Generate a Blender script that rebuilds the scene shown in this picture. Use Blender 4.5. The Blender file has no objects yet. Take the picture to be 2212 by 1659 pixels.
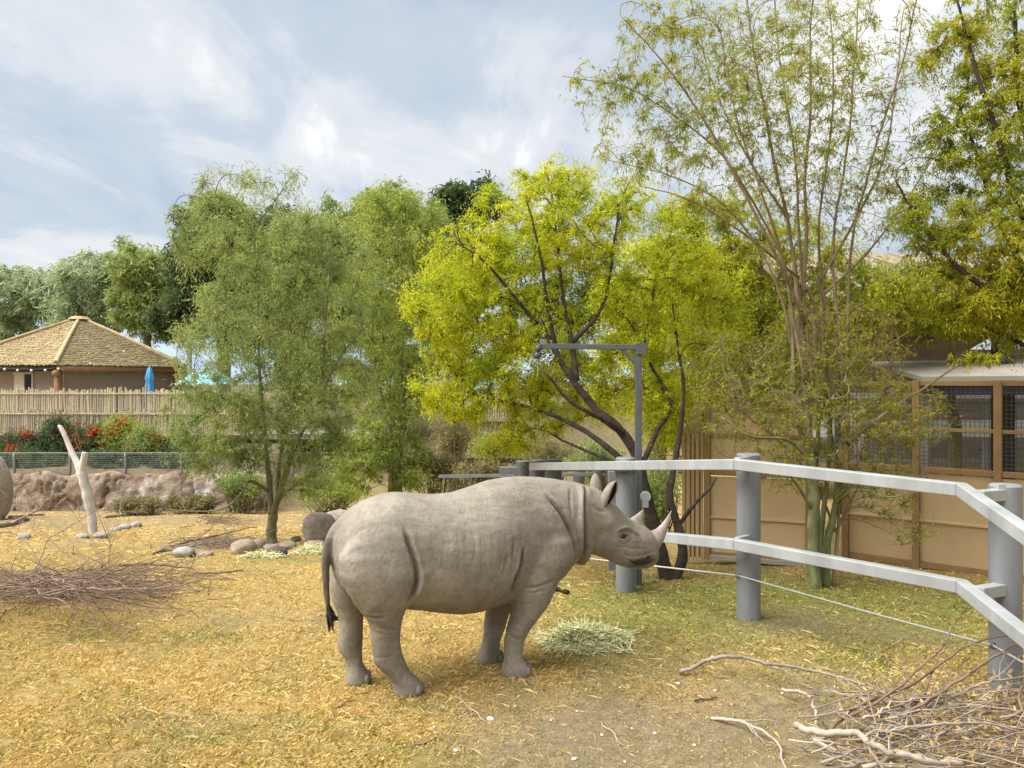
import bpy, bmesh, math, random
import numpy as np
from mathutils import Vector, Matrix

sc = bpy.context.scene
COL = sc.collection
rng = np.random.default_rng(7)
random.seed(7)

# ------------------------------------------------------------------ camera
CAMH = 2.35
F = 1700.0                      # focal length in units of a 2212 px wide frame
cam = bpy.data.cameras.new('camera')
cam.sensor_width = 36.0
cam.lens = 36.0 * F / 2212.0
cam.clip_start = 0.05
cam.clip_end = 6000.0
cam_o = bpy.data.objects.new('camera', cam)
COL.objects.link(cam_o)
cam_o.location = (0, 0, CAMH)
cam_o.rotation_euler = (math.radians(90), 0, 0)
sc.camera = cam_o

# ------------------------------------------------------------------ light
SUN_AZ = math.radians(-104)      # from +Y towards +X
SUN_EL = math.radians(57)
sdir = Vector((math.sin(SUN_AZ) * math.cos(SUN_EL), math.cos(SUN_AZ) * math.cos(SUN_EL), math.sin(SUN_EL)))
sun = bpy.data.lights.new('sun', 'SUN')
sun.energy = 3.5
sun.angle = math.radians(62)
sun.color = (1.0, 0.97, 0.92)
sun_o = bpy.data.objects.new('sun', sun)
COL.objects.link(sun_o)
sun_o.rotation_euler = sdir.to_track_quat('Z', 'Y').to_euler()

w = bpy.data.worlds.new('World')
sc.world = w
w.use_nodes = True
nt = w.node_tree
nt.nodes.clear()
N = nt.nodes.new
L = nt.links.new
out = N('ShaderNodeOutputWorld')
bg = N('ShaderNodeBackground')
bg.inputs['Strength'].default_value = 0.05
sky = N('ShaderNodeTexSky')
sky.sky_type = 'NISHITA'
sky.sun_disc = False
sky.sun_elevation = SUN_EL
sky.sun_rotation = SUN_AZ % (2 * math.pi)
sky.altitude = 100
sky.air_density = 1.0
sky.dust_density = 1.5
tc = N('ShaderNodeTexCoord')
sep = N('ShaderNodeSeparateXYZ')
L(tc.outputs['Generated'], sep.inputs[0])
def wmath(op, a, b=None):
    m = N('ShaderNodeMath')
    m.operation = op
    for i, v in enumerate((a, b)):
        if v is None:
            continue
        if isinstance(v, (int, float)):
            m.inputs[i].default_value = v
        else:
            L(v, m.inputs[i])
    return m.outputs[0]
zz = wmath('ADD', wmath('MAXIMUM', sep.outputs['Z'], 0.0), 0.16)
cx = wmath('DIVIDE', sep.outputs['X'], zz)
cy = wmath('DIVIDE', sep.outputs['Y'], zz)
cmb = N('ShaderNodeCombineXYZ')
L(cx, cmb.inputs[0])
L(cy, cmb.inputs[1])
def wnoise(rot, scl, loc, scale, detail, rough, dist):
    mp = N('ShaderNodeMapping')
    mp.inputs['Rotation'].default_value = (0, 0, math.radians(rot))
    mp.inputs['Scale'].default_value = scl
    mp.inputs['Location'].default_value = loc
    L(cmb.outputs[0], mp.inputs['Vector'])
    n = N('ShaderNodeTexNoise')
    n.inputs['Scale'].default_value = scale
    n.inputs['Detail'].default_value = detail
    n.inputs['Roughness'].default_value = rough
    n.inputs['Distortion'].default_value = dist
    L(mp.outputs[0], n.inputs['Vector'])
    return n.outputs[0]
n1 = wnoise(35, (1.0, 0.55, 1), (9.7, 4.4, 0), 0.95, 9, 0.55, 0.5)      # sheets
n2 = wnoise(43, (1.0, 0.5, 1), (4.4, 9.7, 0), 2.6, 8, 0.6, 0.7)       # bright folds
def wramp(src, stops):
    r = N('ShaderNodeValToRGB')
    r.color_ramp.interpolation = 'EASE'
    e = r.color_ramp.elements
    e[0].position, e[0].color = stops[0][0], (*stops[0][1], 1)
    e[1].position, e[1].color = stops[-1][0], (*stops[-1][1], 1)
    for p, c in stops[1:-1]:
        x = e.new(p)
        x.color = (*c, 1)
    L(src, r.inputs[0])
    return r.outputs[0]
cover = wramp(n1, [(0.34, (0.72,) * 3), (0.5, (0.92,) * 3), (0.62, (1, 1, 1))])
shade_in = wmath('ADD', wmath('MULTIPLY', n1, 0.5), wmath('MULTIPLY', n2, 0.5))
ccol = wramp(shade_in, [(0.36, (4.4, 5.2, 6.3)), (0.46, (5.1, 5.75, 6.6)), (0.55, (6.6, 6.9, 7.25)), (0.63, (8.8, 8.85, 8.8))])
mix = N('ShaderNodeMixRGB')
L(cover, mix.inputs[0])
L(sky.outputs[0], mix.inputs[1])
L(ccol, mix.inputs[2])
L(mix.outputs[0], bg.inputs['Color'])
L(bg.outputs[0], out.inputs['Surface'])

sc.view_settings.view_transform = 'Standard'
sc.view_settings.look = 'None'
sc.view_settings.exposure = 1.32
sc.view_settings.gamma = 1.0
sc.view_settings.use_curve_mapping = False
sc.cycles.max_bounces = 10
sc.cycles.diffuse_bounces = 8
sc.cycles.transmission_bounces = 8

# ------------------------------------------------------------------ helpers
def P(px, py, d):
    return np.array([(px - 1106.0) / F * d, d, CAMH - (py - 829.5) / F * d])

def smooth(a, b, x):
    t = np.clip((np.asarray(x, float) - a) / (b - a), 0, 1)
    return t * t * (3 - 2 * t)

def gz(x, y):
    x = np.asarray(x, float)
    y = np.asarray(y, float)
    sp = 0.5 * ((y - 9.6) + np.sqrt((y - 9.6) ** 2 + 0.6)) - 0.5 * (-5 + math.sqrt(25.6))
    sp = np.minimum(sp, 16.0)
    fx = 1 - smooth(0.8, 4.6, x - 0.12 * (y - 9))
    z = -0.108 * sp * fx
    left = 1 - smooth(-8.6, -6.9, x)
    z = z + 1.15 * smooth(24.2, 24.9, y) * left * (1 - smooth(28, 40, y))
    z = z + (2.9 * smooth(22.5, 42, y) * fx + 1.2 * smooth(22, 42, y) * (1 - fx))
    z = z + 0.11 * np.exp(-((x - 2.3) ** 2 + (y - 7.6) ** 2) / 1.1)
    near = np.exp(-(((x + 0.4) / 1.5) ** 2 + ((y - 6.4) / 1.1) ** 2))
    wob = 0.022 * np.sin(1.7 * x + 0.6 * y) * np.sin(1.3 * y - 0.7 * x + 1) + 0.012 * np.sin(4.1 * x + 1.1) * np.sin(3.7 * y + 2 + x)
    far = smooth(45, 120, y)
    return z + wob * (1 - 0.9 * near) * (1 - 0.5 * far)

_DG = np.concatenate([np.arange(3, 30, .004), np.arange(30, 90, .05)])
def G(px, py):
    """Where the sight line through a frame position meets the ground."""
    a, b = (px - 1106.0) / F, -(py - 829.5) / F
    hit = CAMH + b * _DG <= gz(a * _DG, _DG)
    d = _DG[int(hit.argmax())]
    return np.array([a * d, d, float(gz(a * d, d))])

def unit(v):
    v = np.asarray(v, float)
    return v / (np.linalg.norm(v, axis=-1, keepdims=True) + 1e-12)

def np_mesh(name, V, F4, mat, smooth_=False, attr=None):
    """Mesh from an (n,3) array and an (m,k) face array, k the same for all faces."""
    V = np.ascontiguousarray(V, dtype=np.float32)
    F4 = np.ascontiguousarray(F4, dtype=np.int32)
    me = bpy.data.meshes.new(name)
    m, k = F4.shape
    me.vertices.add(len(V))
    me.vertices.foreach_set('co', V.ravel())
    me.loops.add(m * k)
    me.loops.foreach_set('vertex_index', F4.ravel())
    me.polygons.add(m)
    me.polygons.foreach_set('loop_start', np.arange(0, m * k, k, dtype=np.int32))
    try:
        me.polygons.foreach_set('loop_total', np.full(m, k, dtype=np.int32))
    except Exception:
        pass
    me.update(calc_edges=True)
    if smooth_:
        me.polygons.foreach_set('use_smooth', np.ones(m, dtype=bool))
    if attr is not None:
        for an, arr in attr.items():
            if arr.ndim == 2:
                at = me.attributes.new(an, 'FLOAT_COLOR', 'POINT')
                c4 = np.ones((len(V), 4), np.float32)
                c4[:, :3] = arr
                at.data.foreach_set('color', c4.ravel())
            else:
                at = me.attributes.new(an, 'FLOAT', 'POINT')
                at.data.foreach_set('value', np.ascontiguousarray(arr, np.float32))
    if mat:
        me.materials.append(mat)
    return me

def link(name, me, parent=None, loc=(0, 0, 0)):
    o = bpy.data.objects.new(name, me)
    COL.objects.link(o)
    o.location = loc
    if parent is not None:
        o.parent = parent
    return o

def tag(o, label, cat=None, group=None, kind=None):
    if label:
        o['label'] = label
    if cat:
        o['category'] = cat
    if group:
        o['group'] = group
    if kind:
        o['kind'] = kind
    return o

def thing(name, label, cat, loc, group=None, rz=0.0):
    o = bpy.data.objects.new(name, None)
    COL.objects.link(o)
    o.empty_display_size = 0.2
    o.location = tuple(float(v) for v in loc)
    o.rotation_euler = (0, 0, rz)
    tag(o, label, cat, group)
    return o

class MB:
    """Collects shapes given in world space; build() links them as one mesh relative to a base."""
    def __init__(self):
        self.v = []
        self.f = []
    def add(self, V, Fs):
        n = len(self.v)
        self.v.extend([tuple(float(c) for c in p) for p in V])
        self.f.extend([tuple(int(i) + n for i in f) for f in Fs])
        return self
    def box(self, c, s, rot=None):
        c = np.asarray(c, float)
        h = np.asarray(s, float) / 2
        V = np.array([[i, j, k] for i in (-1, 1) for j in (-1, 1) for k in (-1, 1)], float) * h
        if rot is not None:
            V = V @ np.asarray(rot, float).T
        return self.add(V + c, [(0, 1, 3, 2), (4, 6, 7, 5), (0, 4, 5, 1), (2, 3, 7, 6), (0, 2, 6, 4), (1, 5, 7, 3)])
    def beam(self, a, b, wd, ht, up=(0, 0, 1)):
        a = np.asarray(a, float)
        b = np.asarray(b, float)
        t = unit(b - a)
        s = unit(np.cross(t, up))
        u = np.cross(s, t)
        V = [p + s * i * wd / 2 + u * j * ht / 2 for p in (a, b) for i, j in ((-1, -1), (1, -1), (1, 1), (-1, 1))]
        return self.add(V, [(0, 1, 2, 3), (7, 6, 5, 4), (0, 4, 5, 1), (1, 5, 6, 2), (2, 6, 7, 3), (3, 7, 4, 0)])
    def tube(self, path, rad, n=8, caps=True):
        path = np.asarray(path, float)
        k = len(path)
        rad = np.broadcast_to(np.asarray(rad, float), (k,))
        T = unit(np.gradient(path, axis=0))
        ref = np.array([0.31, 0.17, 0.93]) if abs(T[0] @ np.array([0, 0, 1.])) < .9 else np.array([1., .1, 0])
        S = unit(np.cross(T, ref))
        U = np.cross(S, T)
        ang = np.arange(n) * 2 * math.pi / n
        V = (path[:, None] + (S[:, None] * np.cos(ang)[None, :, None] + U[:, None] * np.sin(ang)[None, :, None]) * rad[:, None, None]).reshape(-1, 3)
        Fs = [(i * n + j, i * n + (j + 1) % n, (i + 1) * n + (j + 1) % n, (i + 1) * n + j) for i in range(k - 1) for j in range(n)]
        if caps:
            Fs += [tuple(range(n))[::-1], tuple((k - 1) * n + j for j in range(n))]
        return self.add(V, Fs)
    def rings(self, R, caps=True):
        """R: list of rings (n,3) -> lofted closed surface."""
        n = len(R[0])
        V = np.concatenate(R)
        Fs = [(i * n + j, i * n + (j + 1) % n, (i + 1) * n + (j + 1) % n, (i + 1) * n + j) for i in range(len(R) - 1) for j in range(n)]
        if caps:
            Fs += [tuple(range(n))[::-1], tuple((len(R) - 1) * n + j for j in range(n))]
        return self.add(V, Fs)
    def mesh(self, name, mat, base=(0, 0, 0), smooth_=False):
        me = bpy.data.meshes.new(name)
        b = np.asarray(base, float)
        me.from_pydata([tuple(np.asarray(p) - b) for p in self.v], [], self.f)
        bm = bmesh.new()
        bm.from_mesh(me)
        bmesh.ops.recalc_face_normals(bm, faces=bm.faces)
        bm.to_mesh(me)
        bm.free()
        me.materials.append(mat)
        if smooth_:
            me.polygons.foreach_set('use_smooth', [True] * len(me.polygons))
        return me
    def build(self, name, mat, parent=None, base=None, smooth_=False, bevel=0.0):
        if base is None:
            r = parent
            while r is not None and r.parent is not None:
                r = r.parent
            base = tuple(r.location) if r is not None else (0, 0, 0)
        o = link(name, self.mesh(name, mat, base, smooth_), parent)
        if bevel:
            m = o.modifiers.new('bevel', 'BEVEL')
            m.width = bevel
            m.segments = 2
            m.limit_method = 'ANGLE'
        return o

def single(name, mb, mat, label, cat, base, group=None, smooth_=False, kind=None, bevel=0.0):
    o = mb.build(name, mat, None, base, smooth_, bevel)
    o.location = tuple(float(v) for v in base)
    return tag(o, label, cat, group, kind)

def spline(pts, n):
    """Catmull-Rom through pts (k,m), n samples."""
    p = np.asarray(pts, float)
    k = len(p)
    if k == 2:
        t = np.linspace(0, 1, n)[:, None]
        return p[0] * (1 - t) + p[1] * t
    q = np.vstack([2 * p[0] - p[1], p, 2 * p[-1] - p[-2]])
    u = np.linspace(0, k - 1 - 1e-9, n)
    i = u.astype(int)
    t = (u - i)[:, None]
    a, b, c, d = q[i], q[i + 1], q[i + 2], q[i + 3]
    return 0.5 * (2 * b + (c - a) * t + (2 * a - 5 * b + 4 * c - d) * t ** 2 + (3 * b - a - 3 * c + d) * t ** 3)

def tubes_np(paths, rad, sides=3):
    """paths (N,K,3), rad (N,K) -> verts, quads."""
    Nn, K, _ = paths.shape
    T = unit(np.gradient(paths, axis=1))
    S = unit(np.cross(T, np.array([0.37, 0.21, 0.9])))
    U = np.cross(S, T)
    ang = np.arange(sides) * 2 * math.pi / sides
    V = paths[:, :, None] + (S[:, :, None] * np.cos(ang)[None, None, :, None] + U[:, :, None] * np.sin(ang)[None, None, :, None]) * rad[:, :, None, None]
    idx = np.arange(Nn * K * sides).reshape(Nn, K, sides)
    a = idx[:, :-1, :]
    b = np.roll(idx, -1, 2)[:, :-1, :]
    c = np.roll(idx, -1, 2)[:, 1:, :]
    d = idx[:, 1:, :]
    return V.reshape(-1, 3), np.stack([a, b, c, d], -1).reshape(-1, 4)

# ------------------------------------------------------------------ materials
def newmat(name):
    m = bpy.data.materials.new(name)
    m.use_nodes = True
    t = m.node_tree
    b = t.nodes['Principled BSDF']
    if 'Specular IOR Level' in b.inputs:
        b.inputs['Specular IOR Level'].default_value = 0.25
    return m, t, b

def tex(t, kind, coord='Object', scale=5.0, detail=6.0, rough=0.55, dist=0.0, stretch=None):
    c = t.nodes.new('ShaderNodeTexCoord')
    src = c.outputs[coord]
    if stretch is not None:
        mp = t.nodes.new('ShaderNodeMapping')
        mp.inputs['Scale'].default_value = stretch
        t.links.new(src, mp.inputs['Vector'])
        src = mp.outputs[0]
    if kind == 'noise':
        n = t.nodes.new('ShaderNodeTexNoise')
        n.inputs['Scale'].default_value = scale
        n.inputs['Detail'].default_value = detail
        n.inputs['Roughness'].default_value = rough
        n.inputs['Distortion'].default_value = dist
        t.links.new(src, n.inputs['Vector'])
        return n.outputs[0]
    n = t.nodes.new('ShaderNodeTexVoronoi')
    n.inputs['Scale'].default_value = scale
    n.feature = kind
    t.links.new(src, n.inputs['Vector'])
    return n.outputs['Distance']

def ramp(t, src, stops):
    r = t.nodes.new('ShaderNodeValToRGB')
    e = r.color_ramp.elements
    e[0].position, e[0].color = stops[0][0], (*stops[0][1], 1)
    e[1].position, e[1].color = stops[-1][0], (*stops[-1][1], 1)
    for p, c in stops[1:-1]:
        x = e.new(p)
        x.color = (*c, 1)
    t.links.new(src, r.inputs[0])
    return r.outputs[0]

def mixc(t, fac, a, b, mode='MIX'):
    m = t.nodes.new('ShaderNodeMixRGB')
    m.blend_type = mode
    for i, v in enumerate((fac, a, b)):
        if isinstance(v, (int, float)):
            m.inputs[i].default_value = v
        elif isinstance(v, tuple):
            m.inputs[i].default_value = (*v, 1)
        else:
            t.links.new(v, m.inputs[i])
    return m.outputs[0]

def bump(t, b, src, strength=0.4, dist=0.02, prev=None):
    n = t.nodes.new('ShaderNodeBump')
    n.inputs['Strength'].default_value = strength
    n.inputs['Distance'].default_value = dist
    t.links.new(src, n.inputs['Height'])
    if prev is not None:
        t.links.new(prev, n.inputs['Normal'])
    t.links.new(n.outputs[0], b.inputs['Normal'])
    return n.outputs[0]

def plain(name, c1, c2, scale=4.0, rough=0.8, metal=0.0, bs=0.3, bscale=30.0, bd=0.01, stretch=None, spec=0.25, detail=6.0):
    m, t, b = newmat(name)
    n = tex(t, 'noise', 'Object', scale, detail, 0.6, 0.2, stretch)
    t.links.new(ramp(t, n, [(0.3, c1), (0.7, c2)]), b.inputs['Base Color'])
    b.inputs['Roughness'].default_value = rough
    b.inputs['Metallic'].default_value = metal
    b.inputs['Specular IOR Level'].default_value = spec
    if bs:
        bump(t, b, tex(t, 'noise', 'Object', bscale, 8, 0.6, 0, stretch), bs, bd)
    return m

def leafmat(name, c1, c2, c3, clump=1.3, trans=0.35, c4=None):
    """Leaf colour: clump-size variation plus a random shade per leaf; light passes through."""
    m, t, b = newmat(name)
    n = tex(t, 'noise', 'Object', clump, 3, 0.6)
    g = t.nodes.new('ShaderNodeNewGeometry')
    clumpc = ramp(t, n, [(0.34, c1), (0.5, c2), (0.68, c3)])
    hs = t.nodes.new('ShaderNodeHueSaturation')
    mr = t.nodes.new('ShaderNodeMapRange')
    mr.inputs['To Min'].default_value = 0.62
    mr.inputs['To Max'].default_value = 1.3
    t.links.new(g.outputs['Random Per Island'], mr.inputs['Value'])
    t.links.new(mr.outputs[0], hs.inputs['Value'])
    t.links.new(clumpc, hs.inputs['Color'])
    col = hs.outputs[0]
    if c4 is not None:
        wn = t.nodes.new('ShaderNodeTexWhiteNoise')
        wn.noise_dimensions = '1D'
        t.links.new(g.outputs['Random Per Island'], wn.inputs['W'])
        fac = ramp(t, wn.outputs['Value'], [(0.88, (0, 0, 0)), (0.93, (1, 1, 1))])
        col = mixc(t, fac, col, c4)
    t.links.new(col, b.inputs['Base Color'])
    b.inputs['Roughness'].default_value = 0.65
    b.inputs['Specular IOR Level'].default_value = 0.2
    tr = t.nodes.new('ShaderNodeBsdfTranslucent')
    t.links.new(col, tr.inputs['Color'])
    ms = t.nodes.new('ShaderNodeMixShader')
    ms.inputs[0].default_value = trans
    t.links.new(b.outputs[0], ms.inputs[1])
    t.links.new(tr.outputs[0], ms.inputs[2])
    t.links.new(ms.outputs[0], t.nodes['Material Output'].inputs['Surface'])
    return m

M = {}
M['bark_dark'] = plain('bark_dark', (0.028, 0.021, 0.016), (0.085, 0.066, 0.048), 9, 0.9, bs=0.8, bscale=25, bd=0.02)
M['bark_olive'] = plain('bark_olive', (0.10, 0.10, 0.045), (0.25, 0.235, 0.12), 6, 0.85, bs=0.6, bscale=25)
m, t, b = newmat('bark_green')
_n = tex(t, 'noise', 'Object', 5, 8, .65, .4, (1, 1, .35))
_n2 = tex(t, 'noise', 'Object', 22, 8, .65, 0, (1, 1, .5))
_g = ramp(t, _n, [(.3, (.07, .08, .03)), (.5, (.155, .17, .07)), (.72, (.32, .30, .18))])
_b = ramp(t, _n, [(.3, (.15, .105, .06)), (.7, (.33, .25, .165))])
_c = t.nodes.new('ShaderNodeTexCoord')
_s = t.nodes.new('ShaderNodeSeparateXYZ')
t.links.new(_c.outputs['Object'], _s.inputs[0])
_m = t.nodes.new('ShaderNodeMapRange')
_m.inputs['From Min'].default_value = 1.1
_m.inputs['From Max'].default_value = 3.2
t.links.new(_s.outputs['Z'], _m.inputs['Value'])
_cc = mixc(t, _m.outputs[0], _g, _b)
t.links.new(mixc(t, 1, _cc, ramp(t, _n2, [(.3, (.72, .7, .68)), (.7, (1.18, 1.18, 1.18))]), 'MULTIPLY'), b.inputs['Base Color'])
b.inputs['Roughness'].default_value = .8
bump(t, b, _n2, .5, .01)
M['bark_green'] = m
M['bark_tan'] = plain('bark_tan', (0.17, 0.12, 0.07), (0.33, 0.25, 0.16), 6, 0.85, bs=0.5)
M['steel_light'] = plain('steel_light', (0.24, 0.25, 0.25), (0.37, 0.385, 0.385), 4, 0.45, bs=0.08, bscale=60, spec=0.4, stretch=(1, 1, 0.3))
M['steel_post'] = plain('steel_post', (0.135, 0.14, 0.148), (0.235, 0.245, 0.26), 3, 0.5, bs=0.12, bscale=50, spec=0.35, stretch=(1, 1, 0.25))
M['steel_dark'] = plain('steel_dark', (0.075, 0.083, 0.09), (0.125, 0.132, 0.14), 5, 0.5, bs=0.12, bscale=50, spec=0.35)
M['cable'] = plain('cable', (0.30, 0.30, 0.27), (0.42, 0.42, 0.38), 40, 0.4, bs=0.2, bscale=200, bd=0.002, spec=0.4)
M['tan_panel'] = plain('tan_panel', (0.48, 0.345, 0.18), (0.56, 0.415, 0.235), 1.6, 0.75, bs=0.08, bscale=14, bd=0.01)
M['tan_frame'] = plain('tan_frame', (0.25, 0.155, 0.065), (0.33, 0.21, 0.10), 4, 0.7, bs=0.15, bscale=30)
M['wire'] = plain('wire', (0.06, 0.055, 0.045), (0.11, 0.10, 0.085), 30, 0.6, bs=0)
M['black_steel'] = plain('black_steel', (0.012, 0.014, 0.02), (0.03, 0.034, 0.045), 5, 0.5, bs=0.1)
M['roof_tan'] = plain('roof_tan', (0.20, 0.16, 0.105), (0.30, 0.25, 0.17), 1.1, 0.85, bs=0.3, bscale=12)
M['canopy_cream'] = plain('canopy_cream', (0.25, 0.225, 0.18), (0.34, 0.31, 0.25), 2, 0.8, bs=0.1)
M['white_paint'] = plain('white_paint', (0.55, 0.6, 0.66), (0.68, 0.72, 0.76), 4, 0.5, bs=0.05)
M['dark_inside'] = plain('dark_inside', (0.22, 0.19, 0.155), (0.32, 0.28, 0.235), 2, 0.9, bs=0.2)
M['bamboo'] = plain('bamboo', (0.46, 0.38, 0.25), (0.70, 0.60, 0.43), 2.5, 0.75, bs=0.3, bscale=20)
M['bamboo_old'] = plain('bamboo_old', (0.38, 0.32, 0.235), (0.56, 0.49, 0.37), 2.5, 0.8, bs=0.3, bscale=20)
M['log'] = plain('log', (0.25, 0.125, 0.065), (0.38, 0.22, 0.12), 4, 0.7, bs=0.4, stretch=(1, 1, 0.3))
M['stucco'] = plain('stucco', (0.30, 0.225, 0.16), (0.37, 0.285, 0.205), 1.5, 0.95, bs=0.3, bscale=60)
M['turquoise'] = plain('turquoise', (0.16, 0.50, 0.62), (0.30, 0.62, 0.70), 3, 0.8, bs=0.1)
M['blue_cloth'] = plain('blue_cloth', (0.07, 0.32, 0.62), (0.12, 0.42, 0.72), 6, 0.8, bs=0.2)
M['bulb'] = plain('bulb', (0.75, 0.72, 0.66), (0.85, 0.82, 0.76), 3, 0.3, bs=0)
M['cream_board'] = plain('cream_board', (0.60, 0.52, 0.36), (0.68, 0.6, 0.44), 3, 0.8, bs=0.1)
M['dark_opening'] = plain('dark_opening', (0.008, 0.008, 0.01), (0.018, 0.018, 0.02), 3, 0.25, bs=0)  # near black panel painted for the unlit opening in the hut wall
M['twig_grey'] = plain('twig_grey', (0.15, 0.115, 0.09), (0.34, 0.28, 0.23), 7, 0.85, bs=0.4, bscale=60, bd=0.004)
M['twig_brown'] = plain('twig_brown', (0.12, 0.08, 0.055), (0.25, 0.175, 0.115), 7, 0.85, bs=0.4, bscale=60, bd=0.004)
M['branch_pale'] = plain('branch_pale', (0.27, 0.21, 0.16), (0.46, 0.39, 0.31), 6, 0.8, bs=0.4, bscale=40, bd=0.006)
M['white_wood'] = plain('white_wood', (0.40, 0.36, 0.32), (0.72, 0.70, 0.67), 3.2, 0.85, bs=0.5, bscale=14, bd=0.02, stretch=(1, 1, 0.35))
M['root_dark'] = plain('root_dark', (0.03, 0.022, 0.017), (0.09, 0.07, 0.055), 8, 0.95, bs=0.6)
M['horn'] = plain('horn', (0.19, 0.155, 0.125), (0.37, 0.32, 0.27), 14, 0.6, bs=0.4, bscale=60, bd=0.004, stretch=(1, 1, 0.4))
M['eye'] = plain('eye', (0.004, 0.003, 0.003), (0.012, 0.008, 0.006), 20, 0.12, bs=0, spec=0.6)
M['nail'] = plain('nail', (0.16, 0.135, 0.11), (0.25, 0.21, 0.175), 20, 0.6, bs=0.2)
M['hair_dark'] = plain('hair_dark', (0.02, 0.016, 0.014), (0.06, 0.048, 0.04), 20, 0.7, bs=0)
M['hay'] = plain('hay', (0.50, 0.50, 0.23), (0.78, 0.76, 0.46), 16, 0.8, bs=0)
M['scat'] = plain('scat', (0.012, 0.009, 0.007), (0.03, 0.024, 0.018), 30, 0.8, bs=0.5)
M['pebble'] = plain('pebble', (0.52, 0.49, 0.44), (0.72, 0.70, 0.66), 12, 0.8, bs=0.3)
M['mountain'] = plain('mountain', (0.20, 0.27, 0.40), (0.27, 0.34, 0.47), 0.01, 1.0, bs=0.0)  # blue of distance haze put into the base colour, no haze volume
M['leaf_flower'] = leafmat('leaf_flower', (0.42, 0.06, 0.02), (0.62, 0.13, 0.035), (0.7, 0.22, 0.05), 2.0, 0.3)
# ------------------------------------------------------------------ ground cover map (what grows where)
def _vn(x, y, s, seed):
    """Cheap smooth value noise, 0..1."""
    x = np.asarray(x, float) * s
    y = np.asarray(y, float) * s
    xi, yi = np.floor(x).astype(np.int64), np.floor(y).astype(np.int64)
    fx, fy = x - xi, y - yi
    fx, fy = fx * fx * (3 - 2 * fx), fy * fy * (3 - 2 * fy)
    def h(i, j):
        v = np.sin(i * 127.1 + j * 311.7 + seed * 74.7) * 43758.5453
        return v - np.floor(v)
    return (h(xi, yi) * (1 - fx) + h(xi + 1, yi) * fx) * (1 - fy) + (h(xi, yi + 1) * (1 - fx) + h(xi + 1, yi + 1) * fx) * fy

def fbm(x, y, s, seed, o=4):
    v, a, tot = 0, 1.0, 0
    for k in range(o):
        v = v + a * _vn(x, y, s * 2 ** k, seed + k * 13)
        tot += a
        a *= 0.55
    return v / tot

def cover(x, y):
    """dirt 0..1, green 0..1 at a ground point."""
    n = fbm(x, y, 0.9, 3) - 0.5
    n2 = fbm(x, y, 2.6, 9) - 0.5
    def blob(cx, cy, rx, ry):
        return np.exp(-(((x - cx) / rx) ** 2 + ((y - cy) / ry) ** 2))
    dirt = 1.15 * blob(0.75, 5.15, 1.45, 0.85) + 0.9 * blob(2.6, 5.0, 1.4, 1.0) + 0.8 * blob(3.2, 7.4, 0.9, 0.5) + 0.35 * blob(-2.6, 7.9, 0.8, 0.25)
    dirt = dirt + 0.8 * blob(-9.5, 20, 6, 3.2) + 0.4 * blob(-6, 14, 2, 1)
    dirt = np.clip(dirt + 1.3 * n + 0.8 * n2 - 0.12, 0, 1)
    green = 1.15 * blob(3.4, 8.3, 2.3, 1.6) + 0.85 * blob(1.3, 8.3, 0.9, 1.2) + 0.45 * blob(-3.3, 7.3, 1.3, 0.4) + 0.35 * blob(-2.6, 5.1, 1.6, 0.45) + 0.5 * blob(0.2, 4.75, 1.1, 0.3) + 0.45 * blob(3.0, 6.0, 1.0, 0.6) + 0.6 * blob(-3.2, 11.6, 1.3, 0.35)
    green = np.clip(green + 0.9 * n2 + 0.5 * (fbm(x, y, 1.4, 21) - 0.5), 0, 1)
    return dirt, green

# ------------------------------------------------------------------ ground sheet
def axis(lo, hi, fine_lo, fine_hi, step, grow=1.22):
    a = list(np.arange(fine_lo, fine_hi + step / 2, step))
    s, v = step, a[-1]
    while v < hi:
        s *= grow
        v += s
        a.append(min(v, hi))
    s, v = step, a[0]
    while v > lo:
        s *= grow
        v -= s
        a.insert(0, max(v, lo))
    return np.array(a)

gx = axis(-2500, 2500, -9, 8, 0.1)
gy = axis(-60, 4500, 3.2, 17, 0.1, 1.12)
X, Y = np.meshgrid(gx, gy)
Z = gz(X, Y)
near = (np.abs(X) < 12) & (Y < 20)
Z = Z + np.where(near, 0.03 * (fbm(X, Y, 2.2, 40) - 0.5), 0)
dirt, green = cover(X, Y)
gold = np.array([0.31, 0.222, 0.09])
olive = np.array([0.17, 0.17, 0.05])
earth = np.array([0.20, 0.16, 0.10])
sandy = np.array([0.36, 0.26, 0.13])
c = gold * (1 - green[..., None]) + olive * green[..., None]
c = c * (1 - dirt[..., None]) + earth * dirt[..., None]
tw = smooth(10, 15, Y)[..., None]
c = c * (1 - 0.4 * tw) + sandy * 0.4 * tw
far = np.maximum(smooth(22, 30, Y), smooth(23.9, 24.3, Y) * (X < -6))[..., None]
scrub = np.array([0.16, 0.13, 0.075])
c = c * (1 - far) + scrub * far
ny, nx = X.shape
idx = np.arange(nx * ny).reshape(ny, nx)
Fq = np.stack([idx[:-1, :-1], idx[:-1, 1:], idx[1:, 1:], idx[1:, :-1]], -1).reshape(-1, 4)
m, t, b = newmat('ground_soil')
at = t.nodes.new('ShaderNodeAttribute')
at.attribute_name = 'cover'
nn = tex(t, 'noise', 'Object', 9, 9, 0.68)
nf = tex(t, 'noise', 'Object', 55, 6, 0.7)
v1 = ramp(t, nn, [(0.25, (0.62, 0.6, 0.56)), (0.75, (1.32, 1.32, 1.3))])
v2 = ramp(t, nf, [(0.3, (0.7, 0.68, 0.64)), (0.7, (1.3, 1.3, 1.28))])
col = mixc(t, 1.0, mixc(t, 1.0, at.outputs['Color'], v1, 'MULTIPLY'), v2, 'MULTIPLY')
t.links.new(col, b.inputs['Base Color'])
b.inputs['Roughness'].default_value = 0.95
b.inputs['Specular IOR Level'].default_value = 0.1
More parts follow.
